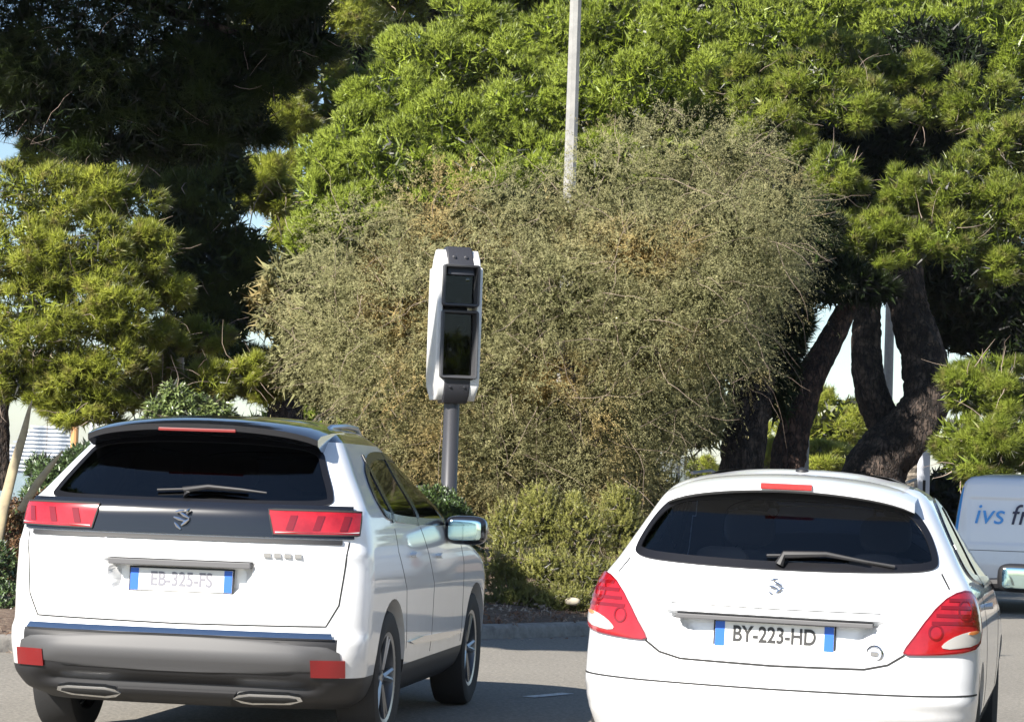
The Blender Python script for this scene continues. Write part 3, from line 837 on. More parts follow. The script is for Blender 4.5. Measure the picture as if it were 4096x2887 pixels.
# ------------------------------------------------------------------ pearl white hatchback, right
TH2 = math.radians(13)
c1 = P(770, 600, 10.85)
hat = empty("hatchback", (c1.x, 10.85, 0.004), -TH2, "pearl white hatchback with rounded rear window and swept red tail lamps", "car")
hat.rotation_euler = (0, math.radians(0.7), -TH2)
def hat_feat(x, z):
    d = 0.0
    if 0.62 < z < 0.84:
        half = 0.335 + 0.14 * (z - 0.665) / 0.165
        e = np.clip((half - abs(x)) / 0.035, 0, 1); t = np.clip((0.832 - z) / 0.014, 0, 1) * np.clip((z - 0.668) / 0.03, 0, 1)
        d += 0.065 * e * t
    half = 0.46
    e = np.clip((0.52 - abs(x)) / 0.10, 0, 1)
    d -= 0.020 * e * np.clip((0.93 - z) / 0.05, 0, 1) * np.clip((z - 0.82) / 0.012, 0, 1)
    d -= 0.016 * math.exp(-((z - 0.50) / 0.03) ** 2)
    d += 0.014 * math.exp(-((z - 0.40) / 0.02) ** 2)
    r2 = (x / 0.09) ** 2 + ((z - 0.955) / 0.06) ** 2
    d -= 0.012 * math.exp(-r2)
    return float(d)
hat_sh = Shell([
    (0.20, 0.76, 0.22, 3.85), (0.26, 0.82, 0.08, 3.96), (0.40, 0.865, 0.01, 4.02), (0.52, 0.874, 0.00, 4.03), (0.60, 0.876, 0.02, 4.02),
    (0.68, 0.876, 0.045, 3.95), (0.80, 0.872, 0.06, 3.60), (0.90, 0.855, 0.085, 3.22), (0.96, 0.835, 0.12, 3.02), (1.01, 0.805, 0.165, 2.90), (1.04, 0.785, 0.20, 2.84),
    (1.20, 0.700, 0.33, 2.42), (1.34, 0.625, 0.44, 2.05), (1.40, 0.575, 0.52, 1.88), (1.44, 0.50, 0.68, 1.72), (1.465, 0.37, 0.95, 1.55)], 0.40, 2.7, 0.62, 2.4, hat_feat)
HS = lambda a, z, o=0.0: hat_sh.S(a, z, True, o)
HSF = lambda a, z, o=0.0: hat_sh.S(a, z, False, o)
h_rear = chaikin([(-0.70, 1.055), (-0.4, 1.037), (0, 1.03), (0.4, 1.037), (0.70, 1.055), (0.715, 1.12), (0.66, 1.25), (0.56, 1.335), (0.35, 1.365), (0, 1.375), (-0.35, 1.365), (-0.56, 1.335), (-0.66, 1.25), (-0.715, 1.12)])
h_side = chaikin([(0.80, 1.06), (1.1, 0.99), (2.2, 0.95), (2.82, 0.96), (2.74, 1.02), (2.25, 1.26), (1.95, 1.36), (1.5, 1.385), (1.1, 1.36), (0.85, 1.22)])
h_front = chaikin([(-0.66, 1.0), (0, 0.99), (0.66, 1.0), (0.60, 1.18), (0.52, 1.33), (0, 1.36), (-0.52, 1.33), (-0.60, 1.18)])
hat_sh.build("hatch", [
    ("body", m_silverw, lambda x, y, z: True)], hat, [(0.72, 0.31, 0.345), (3.26, 0.31, 0.345)], make_holes(hat_sh, h_rear, h_side, h_front))
patch("rear_window", HS, h_rear, 0.005, m_glass_l, hat, 0.004, 40, 18)
ringpatch("window_seal", HS, h_rear, 0.035, 0.008, m_seal, hat)
patch("windscreen", HSF, h_front, 0.005, m_glass_l, hat, 0.004, 20, 10)
ringpatch("window_seal", HSF, h_front, 0.045, 0.008, m_band, hat)
for sd in (-1, 1):
    TS = lambda y, z, o=0.0, sd=sd: hat_sh.T(y, z, sd, o)
    patch("side_window", TS, h_side, 0.004, m_glass_l, hat, 0.004, 30, 12)
    ringpatch("window_trim", TS, h_side, 0.04, 0.008, m_band, hat)
    patch("door_pillar", TS, chaikin([(1.50, 0.96), (1.62, 0.96), (1.52, 1.38), (1.44, 1.38)], 1), 0.009, m_band, hat, 0.006, 3, 8)
    strip("door_seam", TS, [(1.30, 0.36), (1.22, 0.7), (1.15, 0.95)], 0.006, 0.001, m_seam, hat)
    strip("door_seam", TS, [(2.72, 0.36), (2.72, 0.8), (2.66, 0.94)], 0.006, 0.001, m_seam, hat)
    strip("bumper_seam", TS, [(0.42, 0.62), (0.40, 0.56), (0.45, 0.50)], 0.006, 0.001, m_seam, hat)
    patch("door_handle", TS, chaikin([(1.38, 0.86), (1.56, 0.86), (1.56, 0.89), (1.38, 0.89)], 2), 0.03, m_silverw, hat, 0.03, 8, 4)
    mh = MB(); mh.sbox((sd * 0.985, 2.42, 0.99), (0.115, 0.07, 0.075), 0.55); mh.tube([(sd * 0.82, 2.48, 0.95), (sd * 0.93, 2.44, 0.96)], 0.03, 8)
    mo = mh.build("door_mirror", m_dplastic, hat, smooth=True)
    mg = MB(); mg.sbox((sd * 0.985, 2.355, 0.99), (0.09, 0.008, 0.055), 0.35); mg.build("mirror_glass", m_mirror, mo, smooth=True)
    for yy in (0.72, 3.26): wheel(hat, sd * 0.765, yy, 0.305, 0.195, sd, 0.20)
    # tail lamp
    pl = np.array([(0.535, 0.708), (0.585, 0.775), (0.635, 0.85), (0.70, 0.925), (0.77, 0.962), (0.85, 0.975), (0.93, 0.965), (0.985, 0.92), (1.01, 0.85), (0.985, 0.775), (0.92, 0.735), (0.80, 0.715), (0.66, 0.705), (0.56, 0.70)])
    pl[:, 0] += 0.02
    pl = chaikin(pl * np.array([sd, 1]), 2)
    lamp = patch("tail_lamp", HS, pl, 0.012, m_red, hat, 0.02, 26, 16)
    strip("lamp_edge", HS, [tuple(p_) for p_ in pl[::3]], 0.006, 0.0135, m_redd, lamp, closed=True)
    for (cx_, cz_, cr_) in ((0.85, 0.895, 0.042), (0.70, 0.80, 0.030)):
        strip("lamp_chamber", HS, [(sd * (cx_ + cr_ * math.cos(t_ * math.pi / 10)), cz_ + cr_ * math.sin(t_ * math.pi / 10)) for t_ in range(20)], 0.008, 0.0155, m_redd, lamp, closed=True)
    q = chaikin(np.array([(0.71, 0.727), (0.76, 0.775), (0.85, 0.805), (0.96, 0.812), (0.985, 0.79), (0.95, 0.757), (0.86, 0.738)]) * np.array([sd, 1]), 2)
    patch("reversing_lens", HS, q, 0.0155, m_clear, lamp, 0.006, 14, 8)
    q = chaikin(np.array([(0.86, 0.79), (0.93, 0.795), (0.95, 0.81), (0.87, 0.808)]) * np.array([sd, 1]), 2)
    patch("indicator_lens", HS, q, 0.019, m_orange, lamp, 0.006, 8, 4)
    for zz, x0, x1 in ((0.935, 0.76, 0.90), (0.905, 0.72, 0.94), (0.872, 0.70, 0.96), (0.84, 0.68, 0.965)):
        q = np.array([(x0, zz - 0.008), (x1, zz - 0.008), (x1, zz + 0.006), (x0, zz + 0.006)]) * np.array([sd, 1])
        patch("lens_rib", HS, q, 0.0145, m_redd, lamp, 0.005, 12, 2)
sp = spoiler(hat, 0.56, [(0.95, 1.468), (0.62, 1.458), (0.42, 1.442), (0.345, 1.425), (0.35, 1.385), (0.42, 1.375), (0.60, 1.372)], 0.055, m_silverw, 0.14)
bl = MB(); bl.box((0, 0.342, 1.402), (0.115, 0.008, 0.014), bev=0.004); bl.build("brake_light", m_red, sp)
pc = HS(0, 0.755, 0.006)
number_plate(hat, (0, pc.y, 0.748), math.radians(-3), "BY-223-HD", m_ink)
hb = MB(); hb.box((0, pc.y - 0.03, 0.818), (0.43, 0.026, 0.010), bev=0.004); hb.build("plate_recess_shade", m_rshade, hat)  # added bar imitates the shadow line above the plate
strip("tailgate_seam", HS, [(-0.57, 0.70), (-0.50, 0.655), (-0.40, 0.632), (0, 0.625), (0.40, 0.632), (0.50, 0.655), (0.57, 0.70)], 0.010, 0.0012, m_seam, hat)
strip("tailgate_seam", HS, [(0.73, 1.05), (0.77, 0.985)], 0.008, 0.0012, m_seam, hat)
strip("tailgate_seam", HS, [(-0.73, 1.05), (-0.77, 0.985)], 0.008, 0.0012, m_seam, hat)
strip("bumper_groove", HS, [(-1.0, 0.535), (-0.6, 0.53), (0, 0.527), (0.6, 0.53), (1.0, 0.535)], 0.008, 0.0012, m_seam, hat)
strip("handle_seam", HS, [(-0.46, 0.872), (0, 0.868), (0.46, 0.872)], 0.004, 0.0012, m_seam, hat)
e0 = HS(0, 0.955, 0.012); cr = MB()
for (dx, dz, l, a_) in [(-0.008, 0.032, 0.035, 0.2), (0.010, 0.016, 0.045, -0.5), (-0.010, 0.0, 0.045, -0.3), (0.014, -0.016, 0.04, 0.7), (-0.016, -0.032, 0.035, -0.8)]:
    c, s_ = math.cos(a_) * l / 2, math.sin(a_) * l / 2
    cr.tube([(dx - c, e0.y, e0.z + dz - s_), (dx, e0.y - 0.004, e0.z + dz), (dx + c, e0.y, e0.z + dz + s_)], [0.003, 0.007, 0.003], 6)
cr.build("emblem", m_chrome, hat, smooth=True)
bd = MB(); q = HS(0.44, 0.70, 0.004)
bd.lathe([(0.028, 0.002), (0.033, -0.003), (0.038, 0.002)], (q.x, q.y, q.z), 'y', 24); bd.box((q.x, q.y, q.z), (0.016, 0.003, 0.010), bev=0.002)
bd.build("model_badge", m_chrome, hat)
wp = MB(); wp.tube([HS(-0.0, 1.045, 0.02), HS(0.02, 1.075, 0.045), HS(0.20, 1.085, 0.045), HS(0.38, 1.062, 0.04)], [0.022, 0.018, 0.012, 0.007], 8)
wp.tube([HS(a_, z_, 0.02) for a_, z_ in [(-0.06, 1.082), (0.20, 1.095), (0.50, 1.060)]], 0.008, 6)
wp.build("rear_wiper", m_dplastic, hat, smooth=True)
an = MB(); an.lathe([(0, 1.50), (0.03, 1.485), (0.035, 1.46), (0, 1.46)], (0.0, 0.95, 0), 'z', 12, closed=False); an.build("antenna_base", m_dplastic, hat, smooth=True)
for sd in (-1, 1):
    rc = MB(); rc.tube([(sd * 0.50, 0.80, 1.448), (sd * 0.50, 1.4, 1.468), (sd * 0.47, 1.9, 1.43)], 0.008, 6); rc.build("roof_channel", m_dplastic, hat)
seats(hat, [(0.95, (-0.36, 0.36))], 0.66, 0, hh=0.25)
seats(hat, [(1.75, (-0.34, 0.34))], 0.80, 0, hh=0.28)
fl = MB(); fl.box((0, 1.7, 0.52), (0.72, 1.3, 0.02)); fl.box((0, 0.55, 0.97), (0.6, 0.25, 0.012)); fl.box((0, 2.65, 0.86), (0.66, 0.14, 0.08), bev=0.03)
fl.lathe([(0.165, 0), (0.18, 0.012), (0.195, 0), (0.18, -0.012)], (-0.34, 2.35, 0.88), 'y', 24)
fl.build("cabin_floor", m_seat, hat)

# ------------------------------------------------------------------ small white delivery van, far right
m_vanw = paint("van_white", (0.72, 0.75, 0.80), rough=0.4)
m_vblue = mat("van_blue", (0.05, 0.30, 0.75), 0.4)
m_vnavy = mat("van_navy", (0.01, 0.015, 0.06), 0.4)
van = empty("delivery_van", (6.52, 31.0, 0.004), math.radians(-10), "white delivery van lettered in blue and black, partly hidden by hatchback", "van")
vs = Shell([(0.28, 0.90, 0.10, 4.20), (0.40, 0.93, 0.02, 4.30), (0.60, 0.95, 0.00, 4.32), (1.0, 0.95, 0.03, 3.7), (1.2, 0.93, 0.05, 3.3), (1.45, 0.89, 0.08, 3.0), (1.60, 0.85, 0.11, 2.75), (1.67, 0.80, 0.16, 2.6), (1.71, 0.68, 0.28, 2.4), (1.725, 0.5, 0.5, 2.2)], 0.12, 4.5, 0.5, 2.6,
           lambda x, z: 0.012 * float(np.clip((0.80 - abs(x)) / 0.03, 0, 1)) * float(np.clip((1.44 - z) / 0.03, 0, 1)) * float(np.clip((z - 0.85) / 0.03, 0, 1)))
vs.build("van", [("bumper", m_dplastic, lambda x, y, z: z < 0.34), ("body", m_vanw, lambda x, y, z: True)], van, [(0.75, 0.32, 0.36), (3.4, 0.32, 0.36)], [])
VS = lambda a, z, o=0.0: vs.S(a, z, True, o)
pl = [(-1.10, 0.9), (-0.94, 0.9), (-0.84, 1.70), (-0.98, 1.70)]
patch("blue_corner", VS, pl, 0.004, m_vblue, van, 0.004, 6, 10)
strip("door_seam", VS, [(0.05, 0.45), (0.05, 0.74)], 0.012, 0.001, m_seam, van)
hd = MB(); hd.box((0.10, VS(0.1, 0.80, 0.02).y, 0.80), (0.07, 0.015, 0.02), bev=0.005); hd.build("door_handle", m_dplastic, van)
strip("door_seam", VS, [(-0.80, 0.78), (0.80, 0.78)], 0.008, 0.001, m_seam, van)
for sd in (-1, 1):
    for yy in (0.75, 3.4): wheel(van, sd * 0.83, yy, 0.31, 0.19, sd, 0.2)
    q = chaikin([(sd * 0.86, 0.62), (sd * 0.98, 0.62), (sd * 0.98, 0.95), (sd * 0.86, 0.95)], 1)
    patch("tail_lamp", VS, q if sd > 0 else q[::-1], 0.01, m_red, van, 0.012, 6, 8)
ty = VS(-0.4, 1.22, 0.006).y
text("blue_lettering", "ivs", 0.36, m_vblue, van, (-0.55, ty - 0.012, 1.22), (math.radians(90), 0, 0), shear=0.25, ext=0.002)
text("black_lettering", "fra", 0.36, m_vnavy, van, (-0.10, ty - 0.012, 1.22), (math.radians(90), 0, 0), shear=0.25, ext=0.002)

# ------------------------------------------------------------------ speed camera turret
m_rwhite = mat("turret_white", (0.80, 0.80, 0.79), 0.38, 0, 0.3, vary=(3, (0.72, 0.72, 0.70), 0.5, 0.8))
m_rdark = mat("turret_charcoal", (0.032, 0.033, 0.040), 0.45, bump=(250, 0.2, 0.001))
m_rframe = mat("turret_frame", (0.060, 0.061, 0.066), 0.5)
m_rpole = mat("turret_pole_grey", (0.06, 0.06, 0.068), 0.38, 0.3)
m_rin = mat("turret_interior", (0.020, 0.024, 0.026), 0.7)
m_rglass = glassmat("turret_glass", (0.34, 0.37, 0.38), 1.4)
m_lens = mat("lens_black", (0.01, 0.01, 0.012), 0.05, 0, 1)
zb, zt = 2.20, 3.88
rp = P(452, 410, 26)
tur = empty("speed_camera", (rp.x, 26.0, 0.24), math.radians(14), "white and charcoal speed camera turret on a grey post behind the cars", "speed camera")
TZ = -0.24
tur.scale = (1, 1, 0.94)
tur.location.z = 0.40
pole = MB(); pole.lathe([(0.0, 0), (0.088, 0), (0.088, 1.2), (0.084, 1.21), (0.084, 2.35), (0, 2.35)], (0, 0.02, TZ - 0.02), 'z', 40, closed=False)
pole.build("post", m_rpole, tur, smooth=True)
# head: lofted rounded box
def rr(hx, hy, r, n=6):
    pts = []
    for cx, cy, a0 in ((hx - r, hy - r, 0), (-hx + r, hy - r, 90), (-hx + r, -hy + r, 180), (hx - r, -hy + r, 270)):
        for k in range(n + 1):
            th = math.radians(a0 + 90 * k / n); pts.append((cx + r * math.cos(th), cy + r * math.sin(th)))
    return pts
def loft(levels, mb, cap=True):
    V = []; Fs = []; m = None
    for (z, hx, hy, r, ox, oy) in levels:
        o = rr(hx, hy, r); m = len(o)
        V += [(x + ox, y + oy, z) for x, y in o]
    for i in range(len(levels) - 1):
        for k in range(m): Fs.append((i * m + k, i * m + (k + 1) % m, (i + 1) * m + (k + 1) % m, (i + 1) * m + k))
    if cap: Fs.append(tuple(range(m))[::-1]); Fs.append(tuple((len(levels) - 1) * m + k for k in range(m)))
    mb.add(V, Fs)
Hh = zt - zb
for sd, nm in ((-1, "shell_panel"), (1, "shell_panel")):
    sh = MB()
    lv = [(zb + 0.0, 0.055, 0.12, 0.03), (zb + 0.06, 0.06, 0.185, 0.03), (zb + 0.16, 0.062, 0.225, 0.03), (zb + 0.22, 0.062, 0.228, 0.03), (zb + 0.24, 0.028, 0.23, 0.014), (zb + 0.8, 0.028, 0.235, 0.014), (zb + 1.46, 0.028, 0.225, 0.014), (zb + 1.48, 0.062, 0.22, 0.03), (zb + 1.56, 0.062, 0.18, 0.03), (zb + 1.64, 0.058, 0.10, 0.03), (zt - 0.015, 0.05, 0.06, 0.02)]
    loft([(z + TZ, hx, hy, r, sd * (0.236 - hx + (0 if zb + 0.1 < z < zt - 0.2 else -0.02)), 0.03) for z, hx, hy, r in lv], sh)
    sh.build(nm, m_rwhite, tur, smooth=True)
core = MB()
loft([(zb - 0.03 + TZ, 0.130, 0.12, 0.02, 0, 0.01), (zb + 0.05 + TZ, 0.137, 0.18, 0.02, 0, 0.01), (zb + 0.16 + TZ, 0.14, 0.215, 0.02, 0, 0.01), (zb + 0.24 + TZ, 0.14, 0.22, 0.02, 0, 0.01)], core)
loft([(zb + 1.38 + TZ, 0.15, 0.22, 0.02, 0, 0.01), (zb + 1.50 + TZ, 0.145, 0.20, 0.02, 0, 0.01), (zb + 1.60 + TZ, 0.14, 0.15, 0.02, 0, 0.01), (zb + 1.68 + TZ, 0.135, 0.10, 0.02, 0, 0.01), (zb + 1.70 + TZ, 0.12, 0.08, 0.02, 0, 0.01)], core)
core.box((0, 0.13, zb + 0.82 + TZ), (0.14, 0.08, 0.62), bev=0.01)
core.build("spine", m_rdark, tur, smooth=True)
def turret_window(z0, z1, hw, name):
    fr = MB(); yf, yb_ = -0.262, -0.02; t = 0.026
    O = [(-hw, z0), (hw, z0), (hw, z1), (-hw, z1)]; 
    def ringpts(h, za, zb_, r):
        pts = []
        for cx, cz, a0 in ((h - r, zb_ - r, 0), (-h + r, zb_ - r, 90), (-h + r, za + r, 180), (h - r, za + r, 270)):
            for k in range(5):
                th = math.radians(a0 + 90 * k / 4); pts.append((cx + r * math.cos(th), cz + r * math.sin(th)))
        return pts
    loops = [(ringpts(hw, z0, z1, 0.03), yb_), (ringpts(hw, z0, z1, 0.03), yf + 0.012), (ringpts(hw - 0.008, z0 + 0.008, z1 - 0.008, 0.025), yf), (ringpts(hw - t, z0 + t, z1 - t, 0.012), yf + 0.004), (ringpts(hw - t - 0.012, z0 + t + 0.02, z1 - t - 0.012, 0.01), yb_ - 0.09)]
    V = []; Fs = []; m = 20
    for pts, y in loops: V += [(x, y, z + TZ) for x, z in pts]
    for i in range(len(loops) - 1):
        for k in range(m): Fs.append((i * m + k, i * m + (k + 1) % m, (i + 1) * m + (k + 1) % m, (i + 1) * m + k))
    fr.add(V, Fs)
    o = fr.build(name, m_rframe, tur, smooth=True)
    g = MB(); g.box((0, yb_ - 0.105, (z0 + z1) / 2 + TZ), (hw - t - 0.008, 0.002, (z1 - z0) / 2 - t - 0.012)); g.build("glass_pane", m_rglass, o)
    bk = MB(); bk.box((0, 0.0, (z0 + z1) / 2 + TZ), (hw - 0.012, 0.008, (z1 - z0) / 2 - 0.012)); bk.build("back_panel", m_rin, o)
    return o
HWn = 0.196
w1 = turret_window(zb + 1.03, zb + 1.49, HWn, "window_frame")
w2 = turret_window(zb + 0.235, zb + 0.985, HWn, "window_frame")
dv = MB(); dv.box((0.04, -0.07, zb + 1.335 + TZ), (0.10, 0.03, 0.038), bev=0.004); dv.box((-0.09, -0.07, zb + 1.335 + TZ), (0.04, 0.03, 0.03), bev=0.004); dv.build("camera_module", mat("module_grey", (0.16, 0.18, 0.18), 0.5), w1)
dv = MB(); dv.lathe([(0, -0.13), (0.022, -0.128), (0.026, -0.10), (0, -0.10)], (0.09, 0.0, zb + 1.335 + TZ), 'y', 20, closed=False); dv.build("lens", m_lens, w1, smooth=True)
dv = MB(); dv.box((0.0, -0.08, zb + 1.10 + TZ), (0.032, 0.02, 0.03), bev=0.004); dv.build("sensor_block", mat("sensor_grey", (0.20, 0.21, 0.22), 0.5), w1)
dv = MB(); dv.lathe([(0.026, -0.01), (0.040, -0.022), (0.052, -0.01), (0.04, 0)], (0.055, -0.05, zb + 0.80 + TZ), 'y', 28); dv.build("lens_ring", mat("ring_grey", (0.2, 0.2, 0.21), 0.3, 0.5), w2, smooth=True)
dv = MB(); dv.box((0.02, -0.035, zb + 0.55 + TZ), (0.11, 0.02, 0.20), bev=0.01); dv.build("flash_panel", mat("flash_grey", (0.055, 0.063, 0.066), 0.35), w2)
for (x, z) in ((-0.062, 1.575), (0.062, 1.575), (-0.075, 0.145), (0.075, 0.145)):
    b_ = MB(); yy = -0.196 if z < 1 else -0.160
    b_.lathe([(0, -0.016), (0.012, -0.014), (0.016, 0.004), (0.024, 0.008), (0.026, 0.02), (0, 0.02)], (x, yy, zb + z + TZ), 'y', 16, closed=False)
    b_.build("bolt", m_rdark, tur, smooth=True)

# ------------------------------------------------------------------ poles
m_lampw = mat("galvanised_grey", (0.31, 0.305, 0.29), 0.6, 0.0, vary=(6, (0.21, 0.21, 0.205), 0.4, 0.75), bump=(30, 0.3, 0.004))
def mast(name, pxb, pyb, Z, r0_, r1_, h, m, label, cat, n=8, group=None, lean=0.0):
    c = P(pxb, pyb, Z)
    o = MB(); o.tube([(0, 0, 0), (lean * h, 0, h)], [r0_, r1_], n)
    ob = o.build(name, m, None)
    ob.location = (c.x - 0.0, Z, 0.1); ob.rotation_euler = (0, 0, math.radians(22))
    return tag(ob, label, cat, group)
mast("lamp_post", 1277 * 0.446, 190, 36, 0.115, 0.085, 9.5, m_lampw, "tall octagonal grey lamp post rising out of the tamarisk", "lamp post")
mast("lamp_post", 178.5, 395, 34.5, 0.075, 0.06, 2.9, m_lampw, "pale post standing behind the leafy laurel shrub", "post", 12)
mast("lamp_post", 889, 350, 55, 0.12, 0.09, 8, m_lampw, "pale lamp post seen in the fork of the dark pine trunk", "lamp post", 12)
mast("signal_pole", 807, 450, 52, 0.05, 0.045, 2.75, m_lampw, "thin pale pole right of the leaning pine trunks", "pole", 8)
mast("signal_pole", 678, 480, 70, 0.05, 0.045, 2.3, m_lampw, "thin pale pole in the gap left of pine trunks", "pole", 8)
m_mast = mat("mast_white", (0.7, 0.72, 0.75), 0.4)
mast("boat_mast", 114, 440, 150, 0.30, 0.28, 9, m_mast, "thick white boat mast in front of stepped building", "mast", 8, None)
mast("boat_mast", 119, 440, 152, 0.10, 0.08, 7, m_mast, "thin dark edged mast just right of thick mast", "mast", 6)
mast("boat_mast", 91, 440, 150, 0.10, 0.08, 9, m_mast, "left one of two thin masts above the oleander", "mast", 6)
mast("boat_mast", 97, 440, 151, 0.10, 0.08, 9, m_mast, "right one of two thin masts above the oleander", "mast", 6)
m_pile = mat("orange_pile", (0.55, 0.27, 0.10), 0.6)
c = P(74, 450, 140)
ob = MB(); ob.tube([(0, 0, 0), (0, 0, 4.2)], 0.22, 12); ob.lathe([(0.22, 4.0), (0.38, 4.05), (0.38, 4.2), (0.22, 4.3)], (0, 0, 0), 'z', 12); ob = ob.build("mooring_pile", m_pile); ob.location = (c.x, 140, 0)
tag(ob, "ochre mooring pile with a collar in front of the bay", "pile")
# slotted steel post on the right
m_stl = mat("painted_steel", (0.60, 0.63, 0.70), 0.45)
c = P(924, 455, 43)
sp_ = empty("steel_post", (c.x, 43, 0.1), math.radians(8), "white slotted steel post with bolts beside the palm trunk", "post")
s_ = MB(); s_.box((0, 0, 1.25), (0.10, 0.05, 1.25), bev=0.008); s_.box((-0.12, 0, 1.42), (0.03, 0.04, 0.03)); s_.build("column", m_stl, sp_)
s_ = MB(); s_.box((0.0, -0.052, 1.50), (0.024, 0.004, 0.13)); s_.build("slot", m_seam, sp_)
for zz in (0.5, 0.85, 1.15):
    s_ = MB(); s_.lathe([(0, -0.07), (0.014, -0.07), (0.014, -0.05), (0, -0.05)], (0, 0, zz), 'y', 8, closed=False); s_.build("bolt", m_alu, sp_)

# ------------------------------------------------------------------ vegetation
def unit(a): return a / (np.linalg.norm(a, axis=-1, keepdims=True) + 1e-9)
def needles(C, D, R, k, spread, width, stem=0.4, tint=None, droop=0.0):
    n = len(C)
    d = unit(D[:, None, :] + RG.normal(0, spread, (n, k, 3)))
    d[..., 2] -= droop; d = unit(d)
    base = C[:, None, :] + D[:, None, :] * (R[:, None, None] * stem * RG.uniform(-1, 0.6, (n, k, 1)))
    L = R[:, None, None] * RG.uniform(0.65, 1.05, (n, k, 1))
    w = unit(np.cross(d, RG.normal(0, 1, (n, k, 3)))) * (width * RG.uniform(0.7, 1.3, (n, k, 1)))
    tip = base + d * L
    V = np.stack([base - w, base + w, tip], axis=2).reshape(-1, 3)
    Fc = np.arange(len(V)).reshape(-1, 3)
    t = np.repeat((RG.uniform(0, 1, n) if tint is None else tint), k * 3) * 0.75 + np.tile([0.0, 0.0, 0.25], n * k)
    N = unit(np.repeat(D[:, None, :], k, axis=1) + d * 0.35 + RG.normal(0, 0.28, (n, k, 3)))
    return V, Fc, TN(t, np.repeat(N.reshape(-1, 3), 3, axis=0))
def blob_tufts(blobs, per, tuft, upw=0.6, sub=9, subr=0.33, back=0.25, shell=(0.72, 1.02)):
    Cs = []; Ds = []; T = []
    for (c, r, dens) in blobs:
        c = np.array(c); r = np.array(r)
        nsub = max(4, int(sub * dens))
        su = unit(RG.normal(0, 1, (nsub * 3, 3)))
        su = su[(su[:, 1] < 0.35) | (RG.uniform(0, 1, len(su)) < back)]
        su = su[(su[:, 2] > -0.75)][:nsub]
        for u in su:
            sc = c + u * r * RG.uniform(0.62, 0.92)
            sr = r * subr * RG.uniform(0.7, 1.25)
            m = int(per * dens / nsub)
            v = unit(RG.normal(0, 1, (m, 3)) + u * 0.5 + np.array([0, 0, 0.35]))
            rad = RG.uniform(shell[0], shell[1], (m, 1))
            Cs.append(sc + v * sr * rad)
            dd = unit(v * 0.6 + u * 0.5 + np.array([0, -0.15, upw])); Ds.append(dd)
            T.append(np.clip(RG.normal(0.5, 0.22) + RG.normal(0, 0.16, m), 0, 1))
    C = np.concatenate(Cs); D = np.concatenate(Ds); T = np.concatenate(T)
    return C, D, RG.uniform(0.6, 1.35, len(C)) * tuft, T
def PB(lst, dy=1.0):
    """(px, py, Z, rx_px, ry_px[, density]) -> world ellipsoids"""
    out = []
    for b in lst:
        px, py, Z, rx, ry = b[:5]; de = b[5] if len(b) > 5 else 1.0
        c = P(px, py, Z); out.append(((c.x, c.y, c.z), (rx * Z / F_PX, (rx + ry) * 0.5 * Z / F_PX * dy, ry * Z / F_PX), de))
    return out
def join(parts):
    V = []; Fc = []; T = []; b = 0
    for v, f, t in parts:
        V.append(v); Fc.append(f + b); T.append(t); b += len(v)
    return np.concatenate(V), np.concatenate(Fc), TN(np.concatenate([t.t for t in T]), np.concatenate([t.n for t in T]))
def filler(blobs, n, length, width, rad=0.8):
    Cs = []
    for c, r, de in blobs:
        m = int(n * de); u = unit(RG.normal(0, 1, (m, 3))); Cs.append(np.array(c) + u * np.array(r) * (RG.uniform(0, 1, (m, 1)) ** 0.5) * rad)
    C = np.concatenate(Cs); D = unit(RG.normal(0, 1, C.shape) + np.array([0, -0.3, 0.4]))
    return needles(C, D, np.full(len(C), length), 5, 1.2, width, 0.2, tint=np.zeros(len(C)))
def twigs(blobs, n, L, rad, mt_name="twig", down=0.0, seg=4, out=0.9):
    """bare twigs near the outside of the crown, as 3-sided tapering tubes"""
    V = []; Fc = []; T = []
    b = 0
    for c, r, de in blobs:
        for _ in range(int(n * de)):
            u = unit(RG.normal(0, 1, 3)); u[1] = -abs(u[1]) * 0.8; u = unit(u)
            p = np.array(c) + u * np.array(r) * RG.uniform(0.5, out); d = unit(u + RG.normal(0, 0.7, 3) + np.array([0, 0, -down]))
            ll = L * RG.uniform(0.4, 1.3); pts = [p]
            for k in range(seg):
                d = unit(d + RG.normal(0, 0.22, 3) + np.array([0, 0, -down * 0.3])); p = p + d * ll / seg; pts.append(p)
            a = unit(np.cross(d, RG.normal(0, 1, 3))); bb = np.cross(d, a)
            for k, q in enumerate(pts):
                w = rad * (1 - 0.8 * k / seg)
                for th in (0, 2.1, 4.2): V.append(q + (a * math.cos(th) + bb * math.sin(th)) * w)
            for k in range(seg):
                for j in range(3):
                    i0 = b + k * 3 + j; i1 = b + k * 3 + (j + 1) % 3; Fc.append((i0, i1, i1 + 3)); Fc.append((i0, i1 + 3, i0 + 3))
            b += len(pts) * 3
    V = np.array(V); return V, np.array(Fc), np.full(len(V), 0.5)

